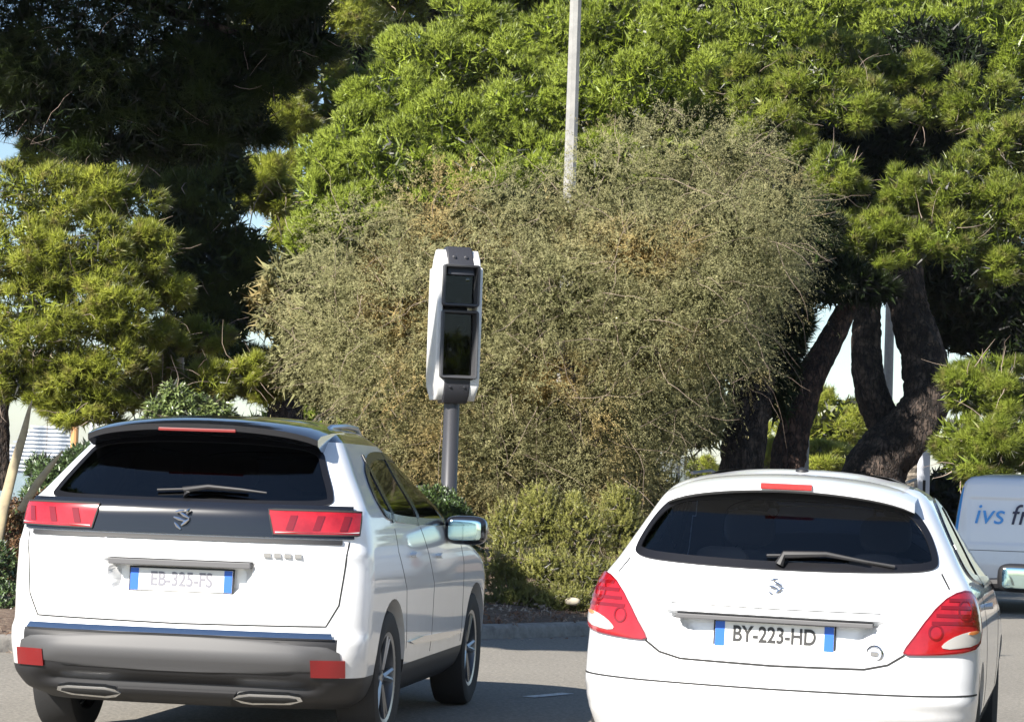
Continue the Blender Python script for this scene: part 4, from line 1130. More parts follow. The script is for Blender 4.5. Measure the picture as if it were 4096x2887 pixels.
def plates(m):
    """vertical bark plates: stretched cells darken the cracks and raise the plates"""
    nt = m.node_tree; b = nt.nodes["Principled BSDF"]; N = nt.nodes.new
    tc = N("ShaderNodeTexCoord"); mp = N("ShaderNodeMapping"); mp.inputs["Scale"].default_value = (7, 7, 2.2); nt.links.new(tc.outputs["Object"], mp.inputs[0])
    nz = N("ShaderNodeTexNoise"); nz.inputs["Scale"].default_value = 2.5; nt.links.new(mp.outputs[0], nz.inputs["Vector"])
    ad = N("ShaderNodeVectorMath"); ad.operation = 'MULTIPLY_ADD'; ad.inputs[1].default_value = (0.9, 0.9, 0.9); nt.links.new(nz.outputs["Color"], ad.inputs[0]); nt.links.new(mp.outputs[0], ad.inputs[2])
    v = N("ShaderNodeTexVoronoi"); v.feature = 'DISTANCE_TO_EDGE'; v.inputs["Scale"].default_value = 1.6; nt.links.new(ad.outputs[0], v.inputs["Vector"])
    r = N("ShaderNodeMapRange"); r.inputs["From Max"].default_value = 0.16; r.inputs["To Min"].default_value = 0.25; nt.links.new(v.outputs["Distance"], r.inputs["Value"])
    src = b.inputs["Base Color"].links[0].from_socket
    mx = N("ShaderNodeMix"); mx.data_type = 'RGBA'; mx.blend_type = 'MULTIPLY'; mx.inputs["Factor"].default_value = 1
    nt.links.new(src, mx.inputs["A"]); nt.links.new(r.outputs[0], mx.inputs["B"]); nt.links.new(mx.outputs["Result"], b.inputs["Base Color"])
    bp = N("ShaderNodeBump"); bp.inputs["Distance"].default_value = 0.05; bp.inputs["Strength"].default_value = 1
    nt.links.new(r.outputs[0], bp.inputs["Height"]); nt.links.new(b.inputs["Normal"].links[0].from_socket, bp.inputs["Normal"]); nt.links.new(bp.outputs[0], b.inputs["Normal"])
m_bark = mat("pine_bark", (0.022, 0.015, 0.012), 0.9, vary=(5, (0.13, 0.095, 0.075), 0.45, 0.68), bump=(9, 1.0, 0.06))
m_barkr = mat("reddish_bark", (0.03, 0.015, 0.011), 0.9, vary=(6, (0.13, 0.075, 0.055), 0.45, 0.68), bump=(9, 1.0, 0.06))
plates(m_bark); plates(m_barkr)
m_twig = mat("dry_twig", (0.30, 0.235, 0.19), 0.9)
def trunk(name, parent, pts, m, n=20, seed=0):
    """pts: (px, py, Z, half width in px); plated bark relief"""
    rng = np.random.default_rng(seed)
    ctrl = [(P(a, b, Z), w * 0.9 * Z / F_PX) for a, b, Z, w in pts]
    cs = []
    for i in range(len(ctrl) - 1):
        p0, p1, p2, p3 = ctrl[max(i - 1, 0)], ctrl[i], ctrl[i + 1], ctrl[min(i + 2, len(ctrl) - 1)]
        K = 10
        for k in range(K + (1 if i == len(ctrl) - 2 else 0)):
            t = k / K
            q = 0.5 * ((2 * p1[0]) + (-p0[0] + p2[0]) * t + (2 * p0[0] - 5 * p1[0] + 4 * p2[0] - p3[0]) * t * t + (-p0[0] + 3 * p1[0] - 3 * p2[0] + p3[0]) * t ** 3)
            cs.append((q, p1[1] + (p2[1] - p1[1]) * t))
    V = []; Fs = []
    ph = rng.uniform(0, 6, 6)
    for i, (q, r) in enumerate(cs):
        t = (cs[min(i + 1, len(cs) - 1)][0] - cs[max(i - 1, 0)][0]).normalized()
        a = t.cross(Vector((0, 1, 0))).normalized(); b = a.cross(t).normalized()
        for k in range(n):
            th = 2 * math.pi * k / n
            f = 1 + 0.05 * math.sin(3 * th + ph[0] + i * 0.25) + 0.045 * math.sin(7 * th + ph[1] - i * 0.4) + 0.05 * rng.uniform(-1, 1)
            V.append(q + (a * math.cos(th) + b * math.sin(th)) * (r * f))
    for i in range(len(cs) - 1):
        for k in range(n): Fs.append((i * n + k, i * n + (k + 1) % n, (i + 1) * n + (k + 1) % n, (i + 1) * n + k))
    mb = MB(); mb.add(V, Fs)
    return mb.build(name, m, parent, smooth=True)

def tree(name, label, cat, base, blobs, mt, per, tuft, k, width, fill=260, upw=0.6, sub=9, spread=0.55, group=None, tw=0, droop=0.0, subr=0.33, fl=0.3, fwid=0.02, crown="crown", twl=0.6, twr=0.012, back=0.25, frad=0.72):
    o = empty(name, base, 0, label, cat, group)
    C, D, R, T = blob_tufts(blobs, per, tuft, upw, sub, subr, back)
    parts = [needles(C, D, R, k, spread, width, tint=T, droop=droop)]
    if fill: parts.append(filler(blobs, fill, fl, fwid, frad))
    V, Fc, T = join(parts)
    V = V - np.array(base)
    mesh_obj(crown, V, Fc, mt, o, tint=T)
    if tw:
        V, Fc, T = twigs(blobs, tw, twl, twr)
        tag(mesh_obj("twigs", V - np.array(base), Fc, m_twig, o), kind="stuff")
    return o
def trunk_at(root, *a, **k):
    t = trunk(*a, **k); t.parent = root; t.matrix_parent_inverse = Matrix.Translation(-Vector(root.location)); return t

l_stone = leafmat("stone_pine_needles", (0.28, 0.37, 0.035), (0.54, 0.65, 0.12), 0.4, 0.05)
l_alep = leafmat("aleppo_pine_needles", (0.25, 0.30, 0.03), (0.55, 0.60, 0.10), 0.42, 0.05, c3=(0.34, 0.27, 0.12), scale=5)
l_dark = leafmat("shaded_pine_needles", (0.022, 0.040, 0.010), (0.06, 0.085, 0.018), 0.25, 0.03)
l_right = leafmat("bright_pine_needles", (0.18, 0.25, 0.025), (0.42, 0.49, 0.08), 0.42, 0.05, c3=(0.34, 0.29, 0.12), scale=5)

# A. near pine whose branches hang into the top left corner; its crown goes on above and left of the frame
bA = PB([(20, 20, 17.6, 110, 95, 1.2), (120, 40, 17.2, 110, 85, 1.2), (215, 20, 17.5, 85, 75), (285, 5, 17.2, 50, 40), (60, 105, 17.3, 70, 45), (135, 115, 17.4, 75, 42), (205, 90, 17.3, 60, 50), (180, 145, 17.5, 55, 22),
         (262, 68, 17.4, 50, 34), (305, 45, 17.2, 34, 22, 0.6), (5, 80, 17.4, 50, 60), (100, 148, 17.3, 40, 14, 0.6), (240, 120, 17.7, 35, 28, 0.6), (60, -30, 17.4, 130, 50, 1.2), (220, -40, 17.4, 110, 40)])
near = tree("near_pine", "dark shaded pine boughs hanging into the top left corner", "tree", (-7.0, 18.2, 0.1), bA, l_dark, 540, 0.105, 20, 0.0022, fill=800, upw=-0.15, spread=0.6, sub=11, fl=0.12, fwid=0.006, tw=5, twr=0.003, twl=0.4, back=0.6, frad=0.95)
# upper crown of the same pine, outside the frame, which shades what hangs below it; last blob added only to shade the van
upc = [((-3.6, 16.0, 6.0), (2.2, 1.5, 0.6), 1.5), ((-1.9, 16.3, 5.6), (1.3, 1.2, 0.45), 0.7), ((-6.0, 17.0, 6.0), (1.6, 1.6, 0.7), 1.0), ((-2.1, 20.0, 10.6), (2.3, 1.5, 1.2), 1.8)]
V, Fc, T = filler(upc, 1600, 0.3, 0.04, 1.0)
mesh_obj("upper_crown_shade", V - np.array(near.location), Fc, l_dark, near, tint=T)
tk = MB(); tk.tube([(0, 0, 0), (0.1, 0, 3), (-0.2, 0.2, 6), (0.6, 0.8, 8.5), (3.0, 1.4, 10), (4.5, 1.8, 10.6)], [0.34, 0.28, 0.26, 0.2, 0.12, 0.06], 16); tk.tube([(-0.1, 0.0, 3.4), (1.5, -0.5, 4.9), (3.4, -0.9, 4.8), (5.2, -0.9, 4.3)], [0.14, 0.10, 0.06, 0.02], 8)
tk.tube([(0, 0.1, 3.8), (1.2, -1, 5.6), (3.0, -1.6, 5.8), (4.6, -1.8, 5.4)], [0.11, 0.08, 0.05, 0.02], 8)
tk.build("trunk", m_bark, near, smooth=True)
# unseen pine added left of the frame so its crown shades the second row
tall = empty("shade_pine", (-14.9, 23.6, 0.1), 0, "unseen tall pine added left of the frame to shade the trees in view", "tree")
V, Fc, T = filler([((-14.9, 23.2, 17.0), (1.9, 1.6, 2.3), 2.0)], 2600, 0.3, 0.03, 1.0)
mesh_obj("crown", V - np.array(tall.location), Fc, l_dark, tall, tint=T)  # crown of the added unseen pine, there to cast shade
tk = MB(); tk.tube([(0, 0, 0), (0.1, 0, 6), (-0.1, -0.2, 12), (0, -0.3, 16.5)], [0.4, 0.3, 0.2, 0.1], 14); tk.build("trunk", m_bark, tall, smooth=True)  # trunk of the added unseen pine

# B. sunlit pine on the left
bB = PB([(40, 205, 33, 70, 42), (105, 200, 33.3, 55, 38), (20, 265, 32.6, 60, 45), (85, 262, 32.6, 62, 42), (138, 250, 33, 40, 34, 0.8), (45, 325, 32.3, 66, 46), (115, 315, 32.6, 60, 44), (160, 290, 33.2, 32, 30, 0.6),
         (25, 378, 32.6, 52, 28), (95, 372, 32.4, 56, 38), (150, 352, 33.0, 42, 30, 0.7), (90, 408, 32.4, 46, 22, 0.8), (60, 395, 32.6, 40, 24, 0.8), (60, 160, 34.4, 60, 24), (135, 395, 32.7, 28, 20, 0.5), (150, 372, 33.0, 28, 24, 0.5), (205, 385, 33.2, 34, 22, 0.7), (245, 372, 33.4, 28, 18, 0.6), (262, 392, 33.6, 20, 12, 0.4), (205, 340, 34.0, 26, 22, 0.4)])
pB = tree("pine_tree", "sunlit yellow-green pine with broad clumps at the left edge", "tree", (-6.5, 33.5, 0.2), bB, l_alep, 760, 0.125, 20, 0.0052, fill=380, upw=0.3, sub=18, subr=0.26, spread=0.5, tw=10, twl=0.5, twr=0.008, fwid=0.014, fl=0.2)
trunk_at(pB, "trunk", None, [(0, 490, 33.6, 11), (1, 440, 33.6, 9), (2, 400, 33.6, 9), (20, 330, 33.8, 8), (60, 260, 34, 6)], m_bark, seed=1)

# B2. pine in shade behind it
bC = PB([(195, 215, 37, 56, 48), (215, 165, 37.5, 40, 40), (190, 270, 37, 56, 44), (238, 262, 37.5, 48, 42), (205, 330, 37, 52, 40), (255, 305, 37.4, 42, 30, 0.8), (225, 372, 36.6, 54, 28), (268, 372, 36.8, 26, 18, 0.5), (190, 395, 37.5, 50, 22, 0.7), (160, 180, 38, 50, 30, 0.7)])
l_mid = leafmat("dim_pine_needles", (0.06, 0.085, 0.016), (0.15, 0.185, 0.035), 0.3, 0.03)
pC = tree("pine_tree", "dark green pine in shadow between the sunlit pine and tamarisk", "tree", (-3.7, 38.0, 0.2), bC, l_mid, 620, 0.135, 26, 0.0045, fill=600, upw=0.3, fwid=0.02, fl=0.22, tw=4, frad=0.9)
trunk_at(pC, "trunk", None, [(285, 520, 37, 22), (283, 440, 37, 20), (285, 400, 37.2, 17), (290, 350, 37.4, 9), (250, 300, 37.8, 6)], m_bark, seed=2)

# C. yellow-green pine top showing beyond
bD = PB([(264, 176, 39.2, 22, 18, 1.0), (245, 196, 39.2, 16, 14, 0.6), (278, 200, 39.3, 16, 16, 0.7), (330, 10, 46, 60, 45), (290, 60, 46, 50, 45), (285, 120, 45.5, 36, 40), (275, 175, 44.5, 26, 24), (262, 190, 41, 26, 24), (288, 225, 45, 24, 40, 0.7), (390, -10, 47, 40, 40), (250, 110, 46, 50, 50)])
pD = tree("pine_tree", "yellow-green pine showing between the dark boughs and stone pine", "tree", (-3.6, 42.5, 0.2), bD, l_alep, 700, 0.15, 26, 0.0048, fill=300, upw=0.4, fwid=0.03, tw=8)
trunk_at(pD, "trunk", None, [(300, 560, 43, 10), (292, 300, 45, 8), (285, 160, 46, 4)], m_bark, seed=3)
bE = PB([(365, 48, 56, 36, 30), (352, 75, 56, 24, 24), (430, -5, 60, 60, 28), (500, -20, 60, 60, 30), (380, 10, 60, 60, 40), (150, 60, 62, 110, 60, 0.6), (250, 40, 62, 90, 60, 0.6), (470, 30, 62, 60, 30)])
pE = tree("pine_tree", "dusky distant pine peeking over the stone pine at top", "tree", (-2.2, 61, 0.2), bE, l_dark, 500, 0.2, 18, 0.008, fill=300, fwid=0.05)
trunk_at(pE, "trunk", None, [(430, 560, 61, 8), (430, 100, 61, 6), (430, 0, 61, 4)], m_bark, seed=4)

# D. the big stone pine
st = [(318, 262, 43.4, 28, 36), (312, 310, 43.4, 22, 36, 0.7), (325, 205, 43, 42, 38), (352, 150, 43, 48, 42), (392, 100, 43.4, 52, 40), (440, 70, 43.8, 56, 44), (400, 165, 42.4, 56, 44), (455, 130, 42.8, 58, 44), (500, 55, 44, 60, 44), (520, 110, 43, 60, 46), (470, 185, 42.2, 60, 36),
      (560, 40, 44.2, 60, 46), (585, 100, 43.2, 60, 46), (540, 165, 42.4, 60, 36), (620, 40, 44.2, 60, 46), (650, 95, 43.2, 60, 44), (610, 160, 42.6, 58, 36, 0.8), (690, 35, 44.4, 62, 46), (720, 85, 43.4, 56, 44), (760, 40, 44.4, 60, 46), (830, 25, 44.6, 62, 40), (900, 30, 44.6, 60, 44), (970, 30, 44.8, 60, 46), (1030, 50, 44.6, 52, 60),
      (700, 140, 43.0, 46, 36, 0.8), (360, 215, 42.4, 40, 30)]
# top edge goes on above the frame
st += [(x, -35, 46.5, 62, 45, 0.7) for x in range(520, 1060, 75)]
st += [(306, 285, 43.2, 22, 40, 0.8), (312, 235, 43.2, 26, 40), (330, 170, 43.2, 34, 36), (366, 118, 43.4, 36, 34), (415, 62, 43.8, 40, 34), (470, 25, 44.2, 44, 30)]
st += [(x, -60, 40, 60, 40, 0.9) for x in range(600, 860, 65)]
bS = PB(st)
bSb = PB([(x, y, 47.5, 60, 55) for x in range(360, 1060, 70) for y in (-20, 50, 120, 190) if not (x < 460 and y < 60)] + [(x, y, 47.5, 60, 55, 0.6) for x in range(350, 700, 70) for y in (260, 330, 400)])
pS = tree("stone_pine", "large bright green stone pine crown filling the top behind tamarisk", "tree", (1.5, 46.0, 0.2), bS, l_stone, 720, 0.118, 18, 0.0064, fill=260, upw=0.75, sub=14, spread=0.40, fwid=0.022, fl=0.26, subr=0.30)
V, Fc, T = filler(bSb, 450, 0.4, 0.05, 1.0)
mesh_obj("inner_foliage", V - np.array(pS.location), Fc, l_right, pS, tint=T)
trunk_at(pS, "trunk", None, [(600, 560, 46, 20), (600, 400, 46, 17), (620, 250, 46, 14), (700, 100, 46, 8)], m_bark, seed=5)

# E. right-hand pines
rp_ = [(770, 118, 41, 46, 36), (745, 85, 41.5, 44, 34), (815, 85, 41.2, 50, 36), (855, 110, 40.8, 46, 30), (845, 70, 41.4, 50, 34), (800, 150, 41, 30, 22, 0.7), (935, 110, 42, 36, 26, 0.8), (985, 105, 41.6, 46, 36), (900, 75, 42, 40, 26, 0.7),
       (1005, 150, 39.6, 42, 34), (955, 190, 39.4, 48, 36), (1005, 215, 39.2, 44, 38), (902, 192, 39.6, 30, 26, 0.8), (885, 225, 39.6, 40, 28), (940, 240, 39.2, 46, 30), (838, 172, 39.4, 28, 30, 0.8), (835, 245, 39.4, 36, 26, 0.8), (1010, 265, 39.4, 36, 24, 0.7), (880, 258, 39.5, 34, 18, 0.6), (805, 225, 39.8, 24, 30, 0.6)]
bR = PB(rp_)
pR = tree("pine_tree", "right-hand pine with bright clumps around dark hollows and forked trunk", "tree", (6.0, 41.5, 0.2), bR, l_right, 640, 0.135, 20, 0.0054, fill=330, upw=0.6, sub=13, subr=0.29, spread=0.42, fwid=0.018, fl=0.24, tw=6, twl=0.5, twr=0.009)
# deep shaded inner wood of that pine
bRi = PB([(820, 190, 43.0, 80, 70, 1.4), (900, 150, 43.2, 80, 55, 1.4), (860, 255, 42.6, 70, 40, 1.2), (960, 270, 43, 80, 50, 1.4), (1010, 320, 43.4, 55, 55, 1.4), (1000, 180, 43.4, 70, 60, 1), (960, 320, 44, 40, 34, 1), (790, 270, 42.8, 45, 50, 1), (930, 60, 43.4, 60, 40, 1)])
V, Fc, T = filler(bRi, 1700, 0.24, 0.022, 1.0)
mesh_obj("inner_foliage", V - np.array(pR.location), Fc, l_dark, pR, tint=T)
trunk_at(pR, "trunk", None, [(868, 500, 40.5, 40), (878, 465, 40.5, 34), (905, 435, 40.5, 29), (925, 400, 40.6, 26), (925, 360, 40.8, 25), (912, 320, 41, 22), (905, 280, 41.2, 20), (915, 220, 41.5, 14)], m_bark, 28, seed=6)
trunk_at(pR, "trunk_fork", None, [(893, 440, 40.9, 22), (880, 412, 40.8, 19), (868, 375, 40.8, 17.5), (866, 340, 40.9, 16), (868, 305, 41, 15), (872, 260, 41.2, 12)], m_bark, 24, seed=7)

pL = empty("pine_tree", (4.0, 39.5, 0.2), 0, "reddish leaning pine with two trunks beside the tamarisk", "tree")
trunk_at(pL, "trunk", None, [(738, 520, 38.8, 27), (741, 470, 38.8, 24), (746, 430, 38.9, 24), (752, 390, 39, 26), (762, 350, 39.2, 24), (770, 290, 39.4, 16)], m_bark, 26, seed=8)
trunk_at(pL, "trunk", None, [(783, 520, 39.4, 22), (787, 470, 39.4, 19), (795, 425, 39.4, 18), (808, 385, 39.4, 17), (828, 345, 39.5, 14), (848, 305, 39.6, 11), (868, 270, 39.8, 8)], m_barkr, 22, seed=9)
bLs = PB([(765, 275, 38.0, 55, 42, 1.6), (785, 325, 38.6, 24, 24, 0.6), (720, 345, 38.2, 50, 42, 1.4), (735, 240, 38.0, 60, 45, 1.6), (690, 415, 38.6, 36, 30, 0.9), (700, 290, 37.6, 50, 50, 1.6), (660, 360, 37.4, 50, 60, 1.4), (800, 235, 38.4, 36, 40, 1.4), (835, 282, 39.0, 40, 20, 1.2), (872, 288, 39.2, 24, 12, 0.6), (782, 345, 39.0, 20, 34, 0.9), (778, 390, 39.1, 16, 26, 0.6)])
C, D, R, T = blob_tufts(bLs, 500, 0.15, 0.2)
V, Fc, T = join([needles(C, D, R, 24, 0.6, 0.0045, tint=T * 0.5), filler(bLs, 500, 0.3, 0.03, 1.0)])
mesh_obj("crown", V - np.array(pL.location), Fc, l_dark, pL, tint=T)

# far trees seen through the gap, and green trees lower right
bF = PB([(840, 418, 76, 44, 26, 1.2), (800, 425, 76, 30, 26), (835, 430, 75, 40, 34), (800, 445, 76, 30, 30), (868, 425, 75, 26, 30), (700, 470, 80, 20, 16, 0.4), (830, 465, 72, 50, 20), (775, 460, 74, 20, 26, 0.6)])
tree("far_pine", "small pale green trees seen through the gap between trunks", "tree", (9.5, 75, 0.2), bF, l_alep, 700, 0.22, 18, 0.011, fill=260, fwid=0.06, upw=0.3, fl=0.4)
bG = PB([(968, 392, 38.9, 26, 26), (1012, 400, 38.8, 34, 34), (1000, 440, 38.4, 40, 28), (962, 440, 38.8, 24, 28), (975, 468, 38.4, 34, 20), (1035, 455, 38.4, 30, 30, 0.7), (990, 372, 39.3, 40, 16, 0.7)])
tree("pine_shrub", "bright green low pine behind the van at right edge", "tree", (7.4, 38.8, 0.2), bG, l_right, 720, 0.13, 26, 0.005, fill=260, upw=0.2, fwid=0.03, tw=6, fl=0.3)
# palm trunk stump
pt = empty("palm_tree", (P(905, 470, 44).x, 44, 0.1), 0, "grey palm trunk with ringed bark beside the slotted post", "tree")
pm = MB(); prof = []
for i in range(60): prof.append((0.34 + 0.015 * (i % 3) - 0.05 * i / 60, 0.045 * i))
prof = [(0, 0)] + prof + [(0, 2.7)]
pm.lathe(prof, (0, 0, 0), 'z', 22, closed=False); pm.build("trunk", mat("palm_bark", (0.17, 0.145, 0.12), 0.95, vary=(18, (0.30, 0.26, 0.21), 0.4, 0.65), bump=(25, 0.8, 0.03)), pt)

bU = PB([(x, 455 + 6 * math.sin(x), 48 + 2 * math.sin(x * 0.7), 34, 36) for x in range(235, 500, 34)] + [(x, 490, 47, 34, 30) for x in range(90, 500, 40)] + [(300, 400, 49, 34, 40), (330, 430, 49, 34, 40), (945, 500, 50, 36, 30), (985, 505, 50, 36, 30)])
V, Fc, T = join([filler(bU, 900, 0.3, 0.035, 1.0)])
tag(mesh_obj("undergrowth", V, Fc, l_dark, tint=T), "dark scrub under the pines behind the tamarisk", kind="stuff")
# H. tamarisk
l_tam = leafmat("tamarisk_foliage", (0.30, 0.305, 0.145), (0.55, 0.52, 0.285), 0.45, 0.0, c3=(0.62, 0.44, 0.19), scale=0.8)
tamb = [(330, 310, 31, 50, 50), (362, 255, 31.2, 54, 50, 0.8), (440, 218, 31.4, 60, 52, 0.6), (345, 355, 30.8, 46, 46), (410, 320, 30.4, 66, 66), (505, 215, 31.4, 60, 50, 0.6), (480, 290, 30.4, 70, 66), (565, 240, 31.4, 62, 52, 0.9), (560, 300, 30.4, 70, 66), (620, 190, 31.6, 62, 62), (640, 260, 30.6, 66, 62), (675, 165, 31.8, 56, 56, 0.8), (720, 235, 31, 60, 56), (735, 165, 32, 44, 42, 0.7), (775, 210, 31.8, 40, 46),
        (700, 300, 30.6, 58, 52), (760, 275, 31.5, 40, 44), (640, 340, 30.4, 64, 56), (720, 350, 31, 50, 46), (380, 400, 30.6, 46, 40), (450, 380, 30.4, 62, 56), (530, 380, 30.4, 66, 56), (600, 410, 30.6, 60, 54), (660, 410, 31, 50, 44), (430, 450, 30.6, 46, 40), (500, 460, 30.6, 60, 46), (580, 480, 30.8, 56, 44), (640, 470, 31.2, 40, 36), (600, 530, 31, 46, 36), (470, 510, 31, 46, 40)]
bT = PB(tamb, 0.9)
tam = empty("tamarisk", (0.9, 31.8, 0.2), 0, "wide feathery grey-green tamarisk with rusty patches behind the speed camera", "tree")
def sprays(blobs, per, L, m, nl, nw, droop=0.5, upb=0.25):
    Vs = []; Ts = []; Ns = []
    for c, r, de in blobs:
        n = int(per * de)
        u = unit(RG.normal(0, 1, (n, 3))); u[:, 1] = np.where(u[:, 1] > 0.3, -u[:, 1], u[:, 1])
        p = np.array(c) + u * np.array(r) * RG.uniform(0.55, 1.0, (n, 1))
        d = unit(u * 0.8 + RG.normal(0, 0.5, (n, 3)) + np.array([0, 0, upb]))
        Ls = L * RG.uniform(0.5, 1.3, (n, 1))
        bend = np.array([0, 0, -1.0]) * droop * RG.uniform(0.2, 1.2, (n, 1))
        tt = np.clip(RG.normal(0.5, 0.25, n), 0, 1)
        s = RG.uniform(0, 1, (n, m, 1))
        q = p[:, None, :] + d[:, None, :] * Ls[:, None, :] * s + bend[:, None, :] * Ls[:, None, :] * s ** 2
        dirq = unit(d[:, None, :] + 2 * bend[:, None, :] * s + RG.normal(0, 0.45, (n, m, 3)))
        q = q + RG.normal(0, 0.012, (n, m, 3))
        side = unit(np.cross(dirq, RG.normal(0, 1, (n, m, 3)))) * nw
        tip = q + dirq * nl * RG.uniform(0.6, 1.3, (n, m, 1))
        Vs.append(np.stack([q - side, q + side, tip], 2).reshape(-1, 3)); Ts.append(np.repeat(tt, m * 3))
        Ns.append(np.repeat(unit(u[:, None, :] * 0.8 + np.array([0, -0.25, 0.35]) + RG.normal(0, 0.38, (n, m, 3))).reshape(-1, 3), 3, axis=0))
    V = np.concatenate(Vs); return V, np.arange(len(V)).reshape(-1, 3), TN(np.concatenate(Ts), np.concatenate(Ns))
V, Fc, T = join([sprays(bT, 380, 0.48, 36, 0.030, 0.0044), filler(bT, 160, 0.16, 0.012, 0.6), sprays(PB([b for b in tamb if b[0] < 390 or b[1] < 245 or b[0] > 730]), 60, 0.85, 50, 0.030, 0.0036, 0.7), filler(PB([(x, y, 32.6, 60, 50) for x, y in ((370, 300), (440, 260), (440, 350), (520, 240), (520, 330), (520, 420), (600, 240), (600, 330), (600, 430), (680, 230), (680, 320), (670, 410), (620, 500), (540, 490), (740, 260), (440, 430), (310, 300), (330, 360))]), 900, 0.25, 0.024, 1.0)])
mesh_obj("crown", V - np.array(tam.location), Fc, l_tam, tam, tint=T)
V, Fc, T = twigs(bT, 15, 0.95, 0.0050, down=0.25, seg=6, out=1.0)
tag(mesh_obj("twigs", V - np.array(tam.location), Fc, m_twig, tam), kind="stuff")
trunk_at(tam, "trunk", None, [(560, 600, 31.6, 14), (565, 520, 31.6, 12), (575, 430, 31.7, 10), (560, 340, 31.7, 6)], m_bark, seed=10)
trunk_at(tam, "limb", None, [(572, 470, 31.5, 8), (640, 380, 31.2, 6), (700, 300, 31.2, 4)], m_bark, 12, seed=11)

hedge = empty("roadside_hedge", (11.5, 12, 0), 0, "tall green hedge along the right side of the road outside the frame", "hedge")
V, Fc, T = filler([((11.5, y, 2.1), (1.2, 1.9, 2.6), 1.2) for y in np.arange(-4, 21, 2.4)], 1300, 0.3, 0.05, 1.0)
mesh_obj("foliage", V - np.array(hedge.location), Fc, l_right, hedge, tint=T)
# I. shrubs at the kerb
def leaves(C, D, L, W, m, tint, curl=0.25):
    """m leaves round each centre, each a folded kite of four triangles"""
    n = len(C)
    d = unit(D[:, None, :] + RG.normal(0, 0.75, (n, m, 3)))
    s = unit(np.cross(d, np.array([0, 0, 1.0]) + RG.normal(0, 0.4, (n, m, 3)))); u = np.cross(s, d)
    b = C[:, None, :] + RG.normal(0, L * 0.15, (n, m, 3))
    l = L * RG.uniform(0.7, 1.15, (n, m, 1)); w = W * RG.uniform(0.8, 1.2, (n, m, 1))
    mid = b + d * l * 0.5 + u * l * curl * 0.5; tip = b + d * l - u * l * curl * 0.3
    V = np.stack([b, mid + s * w, tip, mid - s * w, mid - u * w * 0.5], 2).reshape(-1, 3)
    k = np.arange(n * m)[:, None] * 5
    Fc = np.concatenate([k + np.array([[0, 1, 4]]), k + np.array([[1, 2, 4]]), k + np.array([[2, 3, 4]]), k + np.array([[3, 0, 4]])])
    return V, Fc, TN(np.repeat(tint, m * 5), np.repeat(unit(u + D[:, None, :] * 0.5).reshape(-1, 3), 5, axis=0))
l_ros = leafmat("rosemary_leaves", (0.25, 0.265, 0.06), (0.52, 0.51, 0.16), 0.3, 0.05)
bH = PB([(512, 528, 25.4, 30, 32), (540, 505, 25.4, 20, 22, 0.6), (575, 512, 25.5, 12, 20, 0.3), (620, 505, 25.5, 18, 22, 0.5), (548, 530, 25.4, 30, 34), (585, 535, 25.3, 34, 36), (622, 530, 25.5, 26, 32), (508, 570, 25.0, 34, 34), (548, 575, 24.8, 36, 32), (590, 580, 24.8, 36, 32), (630, 572, 25.2, 28, 32), (515, 600, 24.6, 32, 18), (560, 602, 24.5, 36, 16), (604, 606, 24.6, 30, 14), (650, 560, 25.6, 28, 36)])
ros = empty("rosemary_bush", (P(560, 600, 25).x, 25.2, 0.24), 0, "yellow-green rosemary bush with upright sprigs above the kerb", "bush")
Vs = []; n_tot = 0
parts = []
for c, r, de in bH:
    n = 190
    u = unit(RG.normal(0, 1, (n, 3))); u[:, 1] = -np.abs(u[:, 1]); u[:, 2] = u[:, 2] * 0.9
    p = np.array(c) + u * np.array(r) * RG.uniform(0.6, 1.0, (n, 1))
    d = unit(u * 0.75 + RG.normal(0, 0.30, (n, 3)) + np.array([0, -0.1, 0.8]))
    m = 30; L = 0.085
    s = RG.uniform(0, 1, (n, m, 1)); q = p[:, None, :] + d[:, None, :] * L * s * RG.uniform(0.7, 1.4, (n, 1, 1))
    rad = unit(np.cross(d[:, None, :], RG.normal(0, 1, (n, m, 3)))); dd = unit(rad * 0.8 + d[:, None, :] * 0.9)
    w = unit(np.cross(dd, RG.normal(0, 1, (n, m, 3)))) * 0.0026; tip = q + dd * 0.030
    V = np.stack([q - w, q + w, tip], 2).reshape(-1, 3)
    tt = np.clip(RG.normal(0.5, 0.25, n), 0, 1); parts.append((V, np.arange(len(V)).reshape(-1, 3), TN(np.repeat(tt, m * 3), np.repeat(unit(rad * 0.5 + u[:, None, :] * 0.7 + np.array([0, -0.2, 0.4])).reshape(-1, 3), 3, axis=0))))
parts.append(filler(bH, 300, 0.10, 0.007, 0.75))
V, Fc, T = join(parts); mesh_obj("foliage", V - np.array(ros.location), Fc, l_ros, ros, tint=T)
V, Fc, T = twigs(bH, 16, 0.22, 0.004, out=0.95); tag(mesh_obj("stems", V - np.array(ros.location), Fc, m_twig, ros), kind="stuff")

